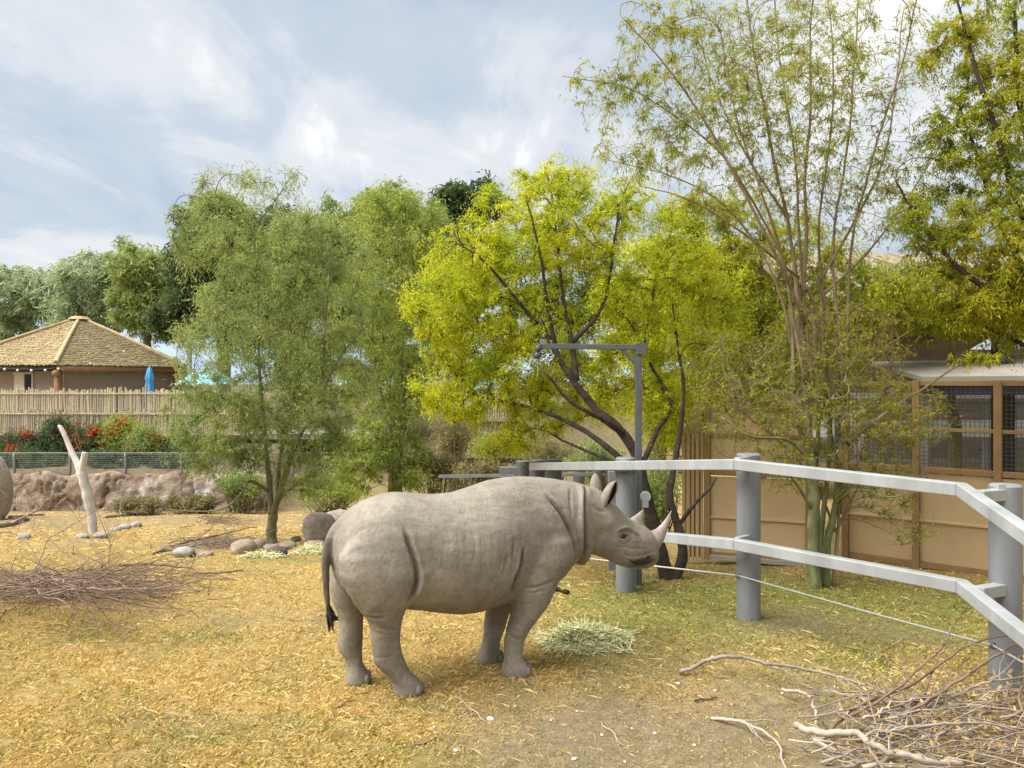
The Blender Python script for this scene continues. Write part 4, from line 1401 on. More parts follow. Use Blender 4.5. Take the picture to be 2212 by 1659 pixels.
# ------------------------------------------------------------------ boulders and stones
def boulder_mesh(seed, sub=3):
    bm = bmesh.new()
    bmesh.ops.create_icosphere(bm, subdivisions=sub, radius=1)
    co = np.array([v.co for v in bm.verts])
    r0 = np.random.default_rng(seed)
    for k in range(9):
        d_ = unit(r0.normal(size=3))
        cut = .72 + .22 * r0.random()
        pr = co @ d_
        over = np.clip(pr - cut, 0, None)
        co = co - over[:, None] * d_ * .85
    nn = fbm(co[:, 0] * 2 + co[:, 1] * 1.3 + 5, co[:, 2] * 2 + co[:, 1] * .9 + 3, 1.6, seed, 4) - .5
    co = co * (1 + .16 * nn)[:, None]
    for v, c in zip(bm.verts, co):
        v.co = c
    me = bpy.data.meshes.new('boulder')
    bm.to_mesh(me)
    bm.free()
    me.polygons.foreach_set('use_smooth', [True] * len(me.polygons))
    return me
def rockmat(name, c1, c2):
    m, t, b = newmat(name)
    n1_ = tex(t, 'noise', 'Object', 2.2, 8, .65, .3)
    n2_ = tex(t, 'noise', 'Object', 14, 8, .7)
    cc = mixc(t, 1, ramp(t, n1_, [(.32, c1), (.68, c2)]), ramp(t, n2_, [(.3, (.72, .7, .68)), (.7, (1.2, 1.2, 1.2))]), 'MULTIPLY')
    t.links.new(cc, b.inputs['Base Color'])
    b.inputs['Roughness'].default_value = .93
    bump(t, b, n2_, .6, .05, bump(t, b, n1_, .5, .1))
    return m
M['rock_brown'] = rockmat('rock_brown', (.27, .22, .175), (.44, .38, .32))
M['rock_grey'] = rockmat('rock_grey', (.27, .255, .23), (.44, .42, .39))
M['rock_tan'] = rockmat('rock_tan', (.23, .18, .125), (.40, .33, .25))
M['rock_dark'] = rockmat('rock_dark', (.07, .06, .05), (.15, .13, .11))
bms = [boulder_mesh(s) for s in (1, 2, 3, 4, 5)]
def rock(k, px0, px1, py0, py1, mat, label, name='boulder', squash=.9, deep=.35):
    g = G((px0 + px1) / 2, py1 - 1.5)
    d = g[1] + (px1 - px0) / F * g[1] * deep
    g = np.array([xy((px0 + px1) / 2, d), d, 0])
    g[2] = gz(g[0], g[1])
    me = bms[k % 5].copy()
    me.materials.append(M[mat])
    o = link(name, me, None, (float(g[0]), float(g[1]), float(g[2])))
    hw = (px1 - px0) / 2 / F * d
    zt = float(P(0, py0, d)[2]) - g[2]
    bot = -.3 * zt
    cz = (zt + bot) / 2
    hz = (zt - bot) / 2
    vs = np.array([v.co for v in me.vertices])
    ex = np.abs(vs).max(0)
    vs = vs / ex * np.array([hw, hw * squash, hz]) + np.array([0, 0, cz])
    rz_ = 0
    me.vertices.foreach_set('co', vs.astype(np.float32).ravel())
    tag(o, label, 'rock', 'rocks around the small tree')
rock(0, 650, 728, 1104, 1172, 'rock_brown', 'largest brown boulder half hidden behind the rhinoceros rump')
rock(1, 690, 768, 1100, 1150, 'rock_brown', 'brown boulder resting behind the largest one')
rock(2, 655, 706, 1167, 1190, 'rock_tan', 'flat tan rock in front of the largest boulder')
rock(3, 493, 556, 1163, 1199, 'rock_tan', 'rounded tan boulder just left of the small tree trunk')
rock(4, 545, 574, 1163, 1188, 'rock_tan', 'small upright tan rock touching the small tree trunk')
rock(0, 567, 604, 1175, 1192, 'rock_tan', 'low tan stone at the foot of the small tree trunk')
rock(1, 602, 642, 1168, 1189, 'rock_tan', 'tan stone just right of the small tree trunk')
rock(2, 578, 622, 1179, 1204, 'rock_dark', 'dark pointed stone in front of the small tree')
rock(3, 626, 652, 1157, 1174, 'rock_dark', 'small dark rock left of the largest boulder')
rock(4, 373, 421, 1181, 1206, 'rock_grey', 'pale grey rounded stone lying alone in the grass')
rock(0, 416, 462, 1190, 1204, 'rock_tan', 'low flat tan stone beside the pale grey one')
rock(1, 203, 238, 1147, 1164, 'rock_grey', 'pale stone at the foot of the dead white trunk')
rock(2, 164, 194, 1152, 1164, 'rock_grey', 'small pale stone left of the dead white trunk')
rock(3, 280, 306, 1126, 1141, 'rock_grey', 'pale stone at the far end of the stone row')
rock(4, 256, 284, 1131, 1146, 'rock_grey', 'middle pale stone of the stone row')
rock(0, 236, 262, 1138, 1151, 'rock_grey', 'near pale stone of the stone row')
rock(1, 36, 68, 1150, 1168, 'rock_grey', 'pale stone behind the big brush pile')
# big boulder at the left edge
me = bms[3].copy()
me.materials.append(M['rock_brown'])
o = link('boulder', me, None, (xy(-30, 20.5), 20.5, float(gz(xy(-30, 20.5), 20.5))))
vs = np.array([v.co for v in me.vertices])
vs = vs / np.abs(vs).max(0) * np.array([.62, .6, 1.05]) + [0, 0, .72]
me.vertices.foreach_set('co', vs.astype(np.float32).ravel())
tag(o, 'tall brown boulder standing in front of the wire fence', 'rock')

# pebbles: pale stones lying loose in the grass
r_ = np.random.default_rng(9)
pb = boulder_mesh(11, 2)
pb.materials.append(M['pebble'])
named = [(1060, 1553, 18), (1246, 1541, 7), (1190, 1560, 6), (1300, 1590, 9), (1415, 1584, 9), (1465, 1477, 12), (1545, 1492, 7), (985, 1621, 12), (1240, 1642, 13), (938, 1574, 9), (1365, 1575, 6), (1625, 1416, 9), (2130, 1512, 26), (1540, 1421, 8), (1500, 1612, 9), (1690, 1500, 7), (1850, 1420, 6), (880, 1606, 7), (1120, 1508, 6), (1350, 1648, 8), (700, 1440, 6), (757, 1390, 7), (300, 1350, 6)]
for px_, py_, wpx in named:
    g = G(px_, py_)
    o = link('pebble', pb, None, (float(g[0]), float(g[1]), float(gtop(g[0], g[1])) + .006))
    s_ = wpx / F * g[1] * .5
    o.scale = (s_, s_ * .8, s_ * .55)
    o.rotation_euler = (0, 0, r_.random() * 3)
    tag(o, 'small pale pebble lying in the thin grass', 'pebble', 'pebbles scattered in the yard')
# dark scat on the grass behind the hay
g = G(1212, 1284)
sb = MB()
q = [G(1199, 1279), G(1204, 1276), G(1211, 1280), G(1219, 1282), G(1228, 1284)]
sb.tube(spline([v + [0, 0, .025] for v in q], 14), .008 + .018 * np.abs(np.sin(np.linspace(.3, 5.5, 14))), 8)
single('scat', sb, M['scat'], 'small black dropping on the grass behind the hay', 'dropping', g, smooth_=True)

# ------------------------------------------------------------------ dead white forked trunk
dg_ = G(200, 1157)
D_ = dg_[1]
dt = thing('dead_trunk', 'bleached white dead forked trunk standing behind the brush pile', 'tree', dg_)
def pxp(lst, d):
    return np.array([P(x, y, d + dd) for x, y, dd in lst])
MB().tube(spline(pxp([(201, 1170, 0), (199, 1120, 0), (192, 1085, 0), (184, 1050, 0), (176, 1020, 0), (168, 1000, 0)], D_), 26), np.interp(np.linspace(0, 1, 26), [0, .2, .45, .6, .8, 1], [.09, .08, .095, .085, .095, .065]) * (1 + .06 * np.sin(np.arange(26) * 1.7)), 12).build('trunk', M['white_wood'], dt, smooth_=True)
MB().tube(spline(pxp([(175, 1018, 0), (164, 995, 0), (152, 970, .05), (142, 945, .08), (132, 925, .1), (126, 919, .1)], D_), 20), np.interp(np.linspace(0, 1, 20), [0, .4, .8, 1], [.068, .05, .04, .022]), 10).build('limb', M['white_wood'], dt, smooth_=True)
MB().tube(spline(pxp([(176, 1022, 0), (180, 1000, -.05), (183, 982, -.08), (184, 977, -.08)], D_), 12), np.interp(np.linspace(0, 1, 12), [0, .4, 1], [.075, .062, .052]), 10).build('limb', M['white_wood'], dt, smooth_=True)
# ------------------------------------------------------------------ trees
def pick_attach(T_, C_, Cr, up=0.5, jitter=0.35, r=None):
    """For every target the index of a branch point it can grow from."""
    outi = np.empty(len(T_), int)
    for i0 in range(0, len(T_), 400):
        t_ = T_[i0:i0 + 400]
        d = np.linalg.norm(t_[:, None] - C_[None], axis=2)
        pen = np.clip(C_[None, :, 2] - t_[:, None, 2] + .05, 0, None) * up
        cost = (d + pen) * (1 + jitter * r.random((len(t_), len(C_))))
        outi[i0:i0 + 400] = cost.argmin(1)
    return outi

def bez(p0, p1, p2, K):
    t_ = np.linspace(0, 1, K)[None, :, None]
    return p0[:, None] * (1 - t_) ** 2 + 2 * p1[:, None] * t_ * (1 - t_) + p2[:, None] * t_ ** 2

def sample_lobes(lobes, n, D, r, shell=0.45):
    wts = np.array([l[6] for l in lobes], float)
    which = r.choice(len(lobes), n, p=wts / wts.sum())
    u = unit(r.normal(size=(n, 3)))
    rad = r.random(n) ** shell
    out_ = np.empty((n, 3))
    for k, (px_, py_, dd, rx, rzp, ry, _) in enumerate(lobes):
        m_ = which == k
        c_ = P(px_, py_, D + dd)
        sc_ = (D + dd) / F
        out_[m_] = c_ + u[m_] * rad[m_, None] * np.array([rx * sc_, ry, rzp * sc_])
    return out_

def make_tree(name, label, D, trunk_px, limbs, lobes, nb, nt_, nl, leaf, bark, lmat, seed, group=None,
              twig_len=0.8, droop=0.3, ls=(0.05, 0.012), br=(.014, .005), tw=.0028, up=.5, updir=.35, spread=.05, wood='branches', shell=.45, wander=.12, cat='tree', ntrunk=None, limb_bark=None):
    r = np.random.default_rng(seed)
    bx_, by_ = xy(trunk_px, D), D
    base = (float(bx_), float(by_), float(gz(bx_, by_)))
    root = thing(name, label, cat, base, group)
    # --- main stems
    mb = MB()
    cand, crad, cdir = [], [], []
    for i, (pts, r0, r1) in enumerate(limbs):
        pth = spline([P(x, y, D + dd) for x, y, dd in pts], max(14, 5 * len(pts)))
        if i == 0:
            pth[0][2] = base[2] - .06
        wob_ = np.cumsum(r.normal(0, .006, pth.shape), 0)
        pth = pth + wob_ * np.linspace(0, 1, len(pth))[:, None]
        rr = np.linspace(0, 1, len(pth)) ** .8
        rr = r0 * (1 - rr) + r1 * rr
        rr = rr * (1 + .07 * np.sin(np.arange(len(pth)) * 1.3 + i))
        if ntrunk is not None and i >= ntrunk:
            MB().tube(pth, rr, 8).build('limb', M[limb_bark or bark], root, smooth_=True)
        else:
            mb.tube(pth, rr, 10)
        k0 = 0 if i else int(len(pth) * .35)
        cand.append(pth[k0:])
        crad.append(rr[k0:])
        cdir.append(unit(np.gradient(pth, axis=0))[k0:])
    mb.build('trunk', M[bark], root, smooth_=True)
    C_, CD = np.concatenate(cand), np.concatenate(cdir)
    WV, WF, nW = [], [], 0
    # --- branches
    K = 9
    left = nb
    while left > 0:
        n = min(left, max(12, nb // 5))
        left -= n
        T_ = sample_lobes(lobes, n, D, r, .5)
        ai = pick_attach(T_, C_, None, up, .35, r)
        p0 = C_[ai]
        d_ = T_ - p0
        ln = np.linalg.norm(d_, axis=1, keepdims=True)
        p1 = p0 + CD[ai] * ln * .35 + d_ * .2 + np.array([0, 0, 1]) * ln * updir * .4 + r.normal(0, .08, (n, 3)) * ln
        pth = bez(p0, p1, T_, K)
        pth = pth + np.cumsum(r.normal(0, wander / K, (n, K, 3)), 1) * (np.linspace(0, 1, K) ** .5)[None, :, None] * ln[:, None] * 0.6
        rr = np.linspace(1, 0, K)[None] ** .9 * (br[0] * np.clip(ln, .4, 2.2) - br[1]) + br[1]
        v_, f_ = tubes_np(pth, rr, 5)
        WV.append(v_)
        WF.append(f_ + nW)
        nW += len(v_)
        C_ = np.concatenate([C_, pth[:, 2:].reshape(-1, 3)])
        CD = np.concatenate([CD, unit(np.gradient(pth, axis=1))[:, 2:].reshape(-1, 3)])
    # --- twigs
    T_ = sample_lobes(lobes, nt_, D, r, shell)
    sub = r.permutation(len(C_))[:1500]
    C2, CD2 = C_[sub], CD[sub]
    ai = pick_attach(T_, C2, None, up * .4, .25, r)
    p0 = C2[ai]
    d_ = T_ - p0
    ln = np.linalg.norm(d_, axis=1, keepdims=True)
    lim = twig_len * (.6 + .8 * r.random((nt_, 1)))
    k_ = np.minimum(1, lim / np.maximum(ln, 1e-6))
    T_ = p0 + d_ * k_
    ln = ln * k_
    K2 = 4
    p1 = p0 + CD2[ai] * ln * .35 + (T_ - p0) * .3 + np.array([0, 0, 1]) * ln * .25 + r.normal(0, .1, (nt_, 3)) * ln
    e_ = T_ + np.array([0, 0, -1]) * ln * droop * .5
    pth = bez(p0, p1, e_, K2)
    rr = np.linspace(1, .35, K2)[None] * tw * np.ones((nt_, 1))
    v_, f_ = tubes_np(pth, rr, 3)
    WV.append(v_)
    WF.append(f_ + nW)
    bo = np.array(base)
    link(wood, np_mesh(wood, np.concatenate(WV) - bo, np.concatenate(WF), M[bark], True), root)
    # --- leaves
    if nl:
        wi = r.integers(0, nt_, nl)
        f = .2 + .85 * r.random(nl)
        t_ = f[:, None]
        q = p0[wi] * (1 - t_) ** 2 + 2 * p1[wi] * t_ * (1 - t_) + e_[wi] * t_ ** 2
        tan = unit(2 * (1 - t_) * (p1[wi] - p0[wi]) + 2 * t_ * (e_[wi] - p1[wi]))
        q = q + r.normal(0, spread, (nl, 3)) * np.minimum(1, ln[wi] * 2)
        dr = unit(tan * .55 + unit(r.normal(size=(nl, 3))) * .8 + np.array([0, 0, -1]) * droop)
        L_ = ls[0] * (.55 + .9 * r.random((nl, 1)))
        W_ = ls[1] * (.6 + .8 * r.random((nl, 1)))
        s_ = unit(np.cross(dr, unit(r.normal(size=(nl, 3)) + np.array([0, 0, .8]))))
        V_ = np.stack([q + s_ * W_ * .5, q + dr * L_, q - s_ * W_ * .5], 1).reshape(-1, 3)
        F_ = np.arange(nl * 3).reshape(nl, 3)
        link('crown', np_mesh('crown', V_ - bo, F_, lmat, False), root)
    return root

LM = {}
LM['yellow'] = leafmat('leaf_yellow', (0.40, 0.48, 0.03), (0.58, 0.62, 0.03), (0.71, 0.69, 0.04), 1.6, .5)
LM['olive'] = leafmat('leaf_olive', (0.21, 0.285, 0.085), (0.32, 0.39, 0.115), (0.46, 0.49, 0.15), 0.9, .5)
LM['green'] = leafmat('leaf_green', (0.22, 0.29, 0.055), (0.34, 0.41, 0.08), (0.46, 0.50, 0.11), 0.8, .5)
LM['mixed'] = leafmat('leaf_mixed', (0.18, 0.23, 0.05), (0.32, 0.345, 0.06), (0.46, 0.43, 0.07), 1.5, .45, (0.62, 0.5, 0.06))
LM['right'] = leafmat('leaf_right', (0.16, 0.22, 0.025), (0.33, 0.37, 0.03), (0.52, 0.49, 0.03), 1.1, .48, (0.62, 0.52, 0.03))
LM['dark'] = leafmat('leaf_dark', (0.055, 0.085, 0.035), (0.09, 0.135, 0.05), (0.15, 0.20, 0.07), 0.6, .35)
LM['fresh'] = leafmat('leaf_fresh', (0.24, 0.30, 0.05), (0.36, 0.41, 0.06), (0.50, 0.50, 0.07), 1.4, .5, (0.6, 0.55, 0.08))
LM['grey'] = leafmat('leaf_grey_haze', (0.27, 0.34, 0.18), (0.39, 0.47, 0.25), (0.48, 0.54, 0.30), 0.4, .5)  # grey green leaves lightened, distance haze painted into their colour
LM['brownish'] = leafmat('leaf_brownish', (0.20, 0.165, 0.075), (0.29, 0.25, 0.11), (0.36, 0.33, 0.13), 1.2, .4)

# small feathery tree by the rocks
make_tree('palo_verde_tree', 'feathery olive green tree with a forked trunk among the rocks', 14.0, 586,
    [([(586, 1175, 0), (586, 1140, 0), (588, 1105, 0)], .105, .08),
     ([(587, 1110, 0), (582, 1060, 0), (578, 1000, .1), (572, 930, .2), (566, 850, .3), (560, 740, .4), (560, 600, .5), (548, 470, .5)], .062, .012),
     ([(590, 1108, 0), (606, 1060, -.1), (628, 990, -.2), (655, 930, -.2), (690, 870, -.1), (725, 800, 0), (770, 740, .1), (820, 690, .1)], .065, .012),
     ([(600, 1085, 0), (604, 1000, .3), (625, 900, .5), (650, 780, .7), (660, 640, .8), (655, 500, .9)], .05, .012),
     ([(690, 870, -.1), (700, 760, -.4), (705, 640, -.6), (715, 520, -.6)], .04, .01),
     ([(572, 930, .2), (520, 880, -.4), (460, 850, -.8), (400, 835, -1)], .028, .008),
     ([(582, 1062, 0), (540, 1040, -.5), (520, 1068, -.7), (480, 1098, -.9), (430, 1106, -1.0), (362, 1102, -1.1)], .034, .008),
     ([(598, 1085, 0), (640, 1050, -.4), (690, 1060, -.5)], .024, .007)],
    [(590, 560, .2, 200, 170, 1.6, 1.0), (460, 520, .3, 100, 110, 1.2, .42), (700, 580, .2, 130, 150, 1.3, .6), (560, 760, 0, 210, 140, 1.6, 1.0), (720, 800, .2, 120, 140, 1.2, .5),
     (470, 880, -.4, 130, 90, 1.0, .6), (600, 910, -.2, 170, 100, 1.2, .5), (510, 985, -.5, 110, 50, .8, .26), (690, 960, -.1, 90, 90, .9, .3), (540, 400, .3, 150, 70, .9, .13), (420, 960, -.5, 70, 60, .6, .12), (660, 1040, -.1, 75, 40, .6, .09)],
    150, 3600, 80000, 1, 'bark_olive', LM['olive'], 21, twig_len=.75, ls=(.075, .015), br=(.013, .005), tw=.004, droop=.45, spread=.06, updir=.5)

# greener tree behind it
make_tree('palo_verde_tree', 'mid green twin stemmed tree standing behind the rhinoceros back', 20.5, 858,
    [([(858, 1085, 0), (860, 1000, 0), (862, 930, 0), (868, 850, .2), (862, 700, .3), (850, 520, .3)], .14, .02),
     ([(843, 1085, -.2), (846, 980, -.3), (838, 900, -.4), (815, 820, -.5), (800, 700, -.5)], .085, .015),
     ([(862, 930, 0), (890, 880, -.3), (930, 830, -.4), (960, 760, -.4)], .07, .015),
     ([(852, 960, -.2), (800, 930, -.6), (760, 905, -.9)], .04, .01)],
    [(850, 560, .4, 120, 170, 2.0, 1.0), (880, 760, .2, 130, 150, 1.7, .8), (780, 720, 0, 100, 170, 1.6, .6), (830, 930, -.2, 110, 120, 1.2, .55), (770, 1000, -.5, 80, 70, 1.0, .35), (880, 1010, -.2, 80, 60, .9, .25), (900, 470, .6, 90, 80, 1.4, .35), (820, 440, .5, 60, 55, 1.1, .2)],
    110, 2600, 50000, 1, 'bark_olive', LM['green'], 22, twig_len=1.0, ls=(.11, .026), br=(.014, .006), tw=.005, droop=.4, spread=.09, updir=.5)

# yellow-green tree behind the rail
make_tree('mesquite_tree', 'bright yellow green spreading tree with dark limbs behind the hoist arm', 9.6, 1448,
    [([(1446, 1262, 0), (1428, 1200, 0), (1412, 1130, 0), (1394, 1060, 0), (1376, 985, 0), (1340, 925, .05), (1290, 880, .1), (1240, 815, .15), (1200, 755, .2), (1160, 680, .3)], .10, .03),
     ([(1455, 1255, 0), (1474, 1205, -.05), (1468, 1150, -.05), (1448, 1080, 0), (1458, 1010, .1), (1470, 940, .2), (1478, 850, .3), (1465, 760, .4), (1450, 640, .5)], .075, .009),
     ([(1462, 1140, 0), (1500, 1090, -.1), (1535, 1050, -.1), (1548, 1030, -.1)], .032, .010),
     ([(1352, 940, .05), (1300, 905, -.3), (1240, 870, -.5), (1180, 800, -.6)], .045, .012),
     ([(1388, 1040, .0), (1340, 990, .1), (1260, 930, .3), (1180, 895, .5), (1090, 870, .6), (1010, 850, .6)], .05, .014),
     ([(1390, 1048, .0), (1330, 1000, .15), (1240, 960, .4), (1180, 930, .7)], .035, .012),
     ([(1245, 822, .15), (1235, 740, .3), (1215, 640, .5), (1205, 520, .6), (1190, 430, .6)], .042, .010),
     ([(1200, 755, .2), (1180, 640, .1), (1165, 540, 0), (1140, 440, -.1)], .034, .009),
     ([(1235, 740, .3), (1290, 680, .4), (1310, 610, .5), (1320, 500, .5)], .036, .009),
     ([(1160, 700, .3), (1110, 640, .2), (1040, 560, .1), (980, 520, .1)], .028, .008),
     ([(1385, 1010, 0), (1420, 930, .3), (1450, 870, .5), (1400, 760, .6), (1420, 620, .7)], .04, .010)],
    [(1150, 500, 0.85, 170, 120, 1.10, 1), (1040, 590, 0.75, 140, 130, 0.94, 0.85), (1260, 500, 0.85, 140, 130, 1.02, 0.75), (980, 700, 0.65, 95, 110, 0.77, 0.55), (1100, 720, 0.75, 170, 120, 1.02, 0.8), (1010, 830, 0.75, 130, 75, 0.77, 0.5),
     (1330, 640, 1.05, 130, 140, 1.02, 0.7), (1420, 700, 1.05, 120, 170, 1.02, 0.7), (1130, 900, 0.95, 140, 60, 0.68, 0.4), (1220, 850, 1.05, 130, 90, 0.68, 0.35), (1300, 800, 1.05, 130, 120, 0.85, 0.4), (1180, 400, 0.95, 100, 50, 0.68, 0.28), (1430, 880, 0.95, 90, 110, 0.68, 0.35), (1240, 370, 0.95, 60, 40, 0.51, 0.07), (1110, 960, 0.95, 90, 35, 0.51, 0.12), (960, 880, 0.75, 60, 40, 0.51, 0.15), (930, 640, 0.8, 70, 90, 0.8, 0.3), (1470, 560, 1.0, 110, 110, 0.9, 0.4), (1560, 680, 1.2, 90, 130, 0.8, 0.4), (1350, 430, 1.0, 110, 60, 0.8, 0.18)],
    200, 5600, 190000, 1, 'bark_dark', LM['yellow'], 23, twig_len=.55, ls=(.05, .0122), br=(.0115, .004), tw=.003, droop=.3, spread=.05, updir=.45)

# tall sparse tree with the green trunk
make_tree('palo_verde_tree', 'tall sparse tree with a smooth green multi stem trunk and fanning bare branches', 9.0, 1765,
    [([(1760, 1280, 0), (1757, 1200, 0), (1756, 1120, 0), (1753, 1050, 0), (1750, 985, 0)], .080, .058),
     ([(1784, 1272, .08), (1786, 1180, .1), (1800, 1100, .1), (1814, 1010, .1)], .05, .036),
     ([(1752, 1000, 0), (1744, 900, 0), (1738, 800, .1), (1732, 690, .1), (1726, 570, .2)], .05, .024),
     ([(1750, 1000, 0), (1716, 880, .1), (1712, 760, .2), (1722, 640, .3)], .03, .018),
     ([(1812, 1015, .1), (1822, 900, .1), (1824, 800, .2), (1800, 700, .3), (1770, 600, .3)], .034, .02),
     ([(1772, 1270, .12), (1774, 1150, .15), (1790, 960, .2), (1780, 800, .3), (1745, 640, .3)], .036, .018),
     ([(1760, 1040, .1), (1770, 900, .25), (1762, 760, .3), (1740, 620, .3)], .028, .018),
     ([(1716, 860, .1), (1708, 660, 0), (1680, 520, -.2), (1640, 400, -.4), (1590, 240, -.5), (1560, 60, -.6)], .022, .006),
     ([(1784, 880, .25), (1775, 660, .3), (1770, 480, .3), (1790, 330, .2), (1800, 160, .2), (1790, -40, .2)], .022, .007),
     ([(1770, 610, .3), (1850, 470, .3), (1910, 340, .2), (1940, 180, .2), (1960, 20, .2)], .02, .006),
     ([(1725, 600, .2), (1600, 500, -.2), (1480, 430, -.4), (1380, 400, -.5)], .018, .004),
     ([(1742, 860, .05), (1730, 700, .1), (1722, 600, .2), (1705, 480, .1), (1680, 360, 0), (1650, 220, -.1), (1622, 80, -.2), (1608, -60, -.2)], .028, .011),
     ([(1762, 900, .2), (1748, 760, .25), (1735, 620, .3), (1722, 470, .4), (1716, 330, .5), (1690, 180, .6), (1670, -40, .7)], .025, .010),
     ([(1735, 640, .2), (1742, 500, .1), (1738, 390, .1), (1752, 230, 0), (1748, 60, 0), (1760, -80, 0)], .024, .009),
     ([(1822, 870, .1), (1815, 740, .2), (1800, 600, .3), (1800, 490, .4), (1815, 380, .5), (1830, 250, .5), (1838, 100, .6), (1850, -60, .6)], .025, .009),
     ([(1826, 820, .2), (1832, 700, .2), (1835, 600, .2), (1845, 500, .1), (1870, 400, 0), (1905, 280, -.1), (1950, 140, -.2), (1990, -40, -.3)], .022, .008),
     ([(1740, 830, .05), (1712, 680, 0), (1690, 560, 0), (1630, 440, -.1), (1560, 330, -.3), (1460, 250, -.4), (1360, 190, -.5), (1220, 165, -.6)], .024, .004),
     ([(1718, 800, .2), (1690, 650, .2), (1630, 520, .3), (1540, 420, .5), (1430, 370, .6), (1300, 335, .6)], .02, .004),
     ([(1740, 700, .1), (1680, 560, -.4), (1600, 400, -.6), (1520, 250, -.7), (1420, 110, -.8), (1350, 30, -.8)], .022, .005),
     ([(1700, 470, .1), (1610, 330, .2), (1540, 180, .3), (1500, 30, .3)], .018, .005),
     ([(1775, 640, .3), (1880, 540, .5), (1960, 430, .6), (2050, 300, .6)], .02, .005),
     ([(1820, 850, .2), (1900, 760, -.1), (1980, 700, -.3)], .018, .005),
     ([(1830, 960, .1), (1900, 900, -.2), (1990, 840, -.4), (2070, 790, -.5)], .028, .007),
     ([(1755, 1000, 0), (1700, 950, -.3), (1620, 940, -.5), (1560, 900, -.5)], .024, .007),
     ([(1757, 1110, 0), (1725, 1050, -.2), (1690, 1010, -.4), (1620, 990, -.5)], .022, .006),
     ([(1800, 1090, .1), (1850, 1060, -.2), (1920, 1080, -.4), (1985, 1070, -.5)], .02, .005)],
    [(1560, 150, -.2, 230, 160, 1.1, .9), (1700, 120, .1, 200, 180, 1.2, .8), (1850, 150, .2, 170, 180, 1.1, .65), (1460, 260, -.3, 200, 100, .9, .40), (1620, 350, .1, 190, 130, 1.0, .6), (1800, 380, .2, 170, 150, 1.0, .6), (1330, 180, -.5, 125, 45, .5, .2), (1400, 340, .3, 130, 60, .6, .2), (1440, 60, -.5, 120, 70, .6, .28), (1940, 420, .4, 110, 130, .8, .3)],
    430, 4200, 38000, 1, 'bark_green', LM['fresh'], 24, twig_len=.6, ls=(.048, .013), br=(.009, .0035), tw=.0028, droop=.55, spread=.05, updir=.3, up=.9, wander=.08, ntrunk=2, limb_bark='bark_green')
# twiggy undergrowth around the green trunk
make_tree('twiggy_shrub', 'tangle of bare brown twigs with few leaves around the green trunk', 9.15, 1800,
    [([(1800, 1268, 0), (1806, 1180, 0), (1812, 1090, 0), (1800, 980, .1), (1790, 860, .1)], .022, .012),
     ([(1806, 1150, 0), (1850, 1060, 0), (1930, 960, -.1), (2020, 880, -.2)], .018, .006),
     ([(1806, 1150, 0), (1760, 1040, .1), (1680, 950, .1), (1600, 890, 0)], .018, .006),
     ([(1812, 1090, 0), (1860, 980, .2), (1900, 860, .3), (1930, 760, .3)], .018, .006)],
    [(1790, 880, 0, 150, 150, .8, 1.0), (1640, 880, .1, 150, 110, .8, .8), (1930, 900, -.1, 120, 90, .7, .6), (1800, 740, .1, 170, 110, .9, .8), (1700, 1010, 0, 120, 60, .5, .3), (1880, 1040, -.1, 130, 55, .5, .35), (1570, 800, .2, 100, 100, .7, .4), (1960, 1130, -.1, 80, 50, .4, .08)],
    300, 5200, 24000, 1, 'bark_tan', LM['right'], 25, twig_len=.45, ls=(.045, .013), br=(.010, .004), tw=.0032, droop=.2, spread=.04, updir=.2, wander=.2, cat='shrub')

# dense olive-yellow tree between, standing behind the tan wall
make_tree('mesquite_tree', 'dense olive yellow tree growing behind the tan panelled wall', 12.4, 1640,
    [([(1640, 1160, 0), (1642, 1000, 0), (1650, 850, 0), (1645, 700, 0), (1640, 560, 0)], .13, .03),
     ([(1648, 880, 0), (1700, 780, .2), (1770, 690, .3), (1850, 640, .4)], .06, .015),
     ([(1648, 850, 0), (1590, 740, .1), (1540, 640, .1), (1500, 530, .1)], .06, .015),
     ([(1645, 720, 0), (1600, 600, -.3), (1570, 480, -.4)], .05, .012),
     ([(1645, 700, 0), (1680, 600, -.2), (1720, 520, -.3)], .045, .012)],
    [(1600, 640, 0, 140, 130, 1.3, 1.0), (1740, 680, .2, 150, 110, 1.3, .9), (1540, 560, 0, 110, 110, 1.1, .55), (1660, 520, -.1, 130, 60, 1.1, .35), (1860, 660, .3, 120, 90, 1.1, .6), (1620, 800, 0, 130, 90, 1.1, .7), (1480, 480, .1, 90, 70, .9, .3), (1560, 450, 0, 90, 60, .9, .22), (1800, 560, .2, 110, 60, .9, .25), (1760, 790, .1, 120, 70, 1.0, .4), (1500, 740, 0, 80, 120, 1.0, .45), (1950, 610, .3, 110, 60, .9, .35)],
    150, 3600, 90000, 1, 'bark_olive', LM['right'], 26, twig_len=.6, ls=(.07, .018), br=(.013, .005), tw=.0035, droop=.3, spread=.06, updir=.4)

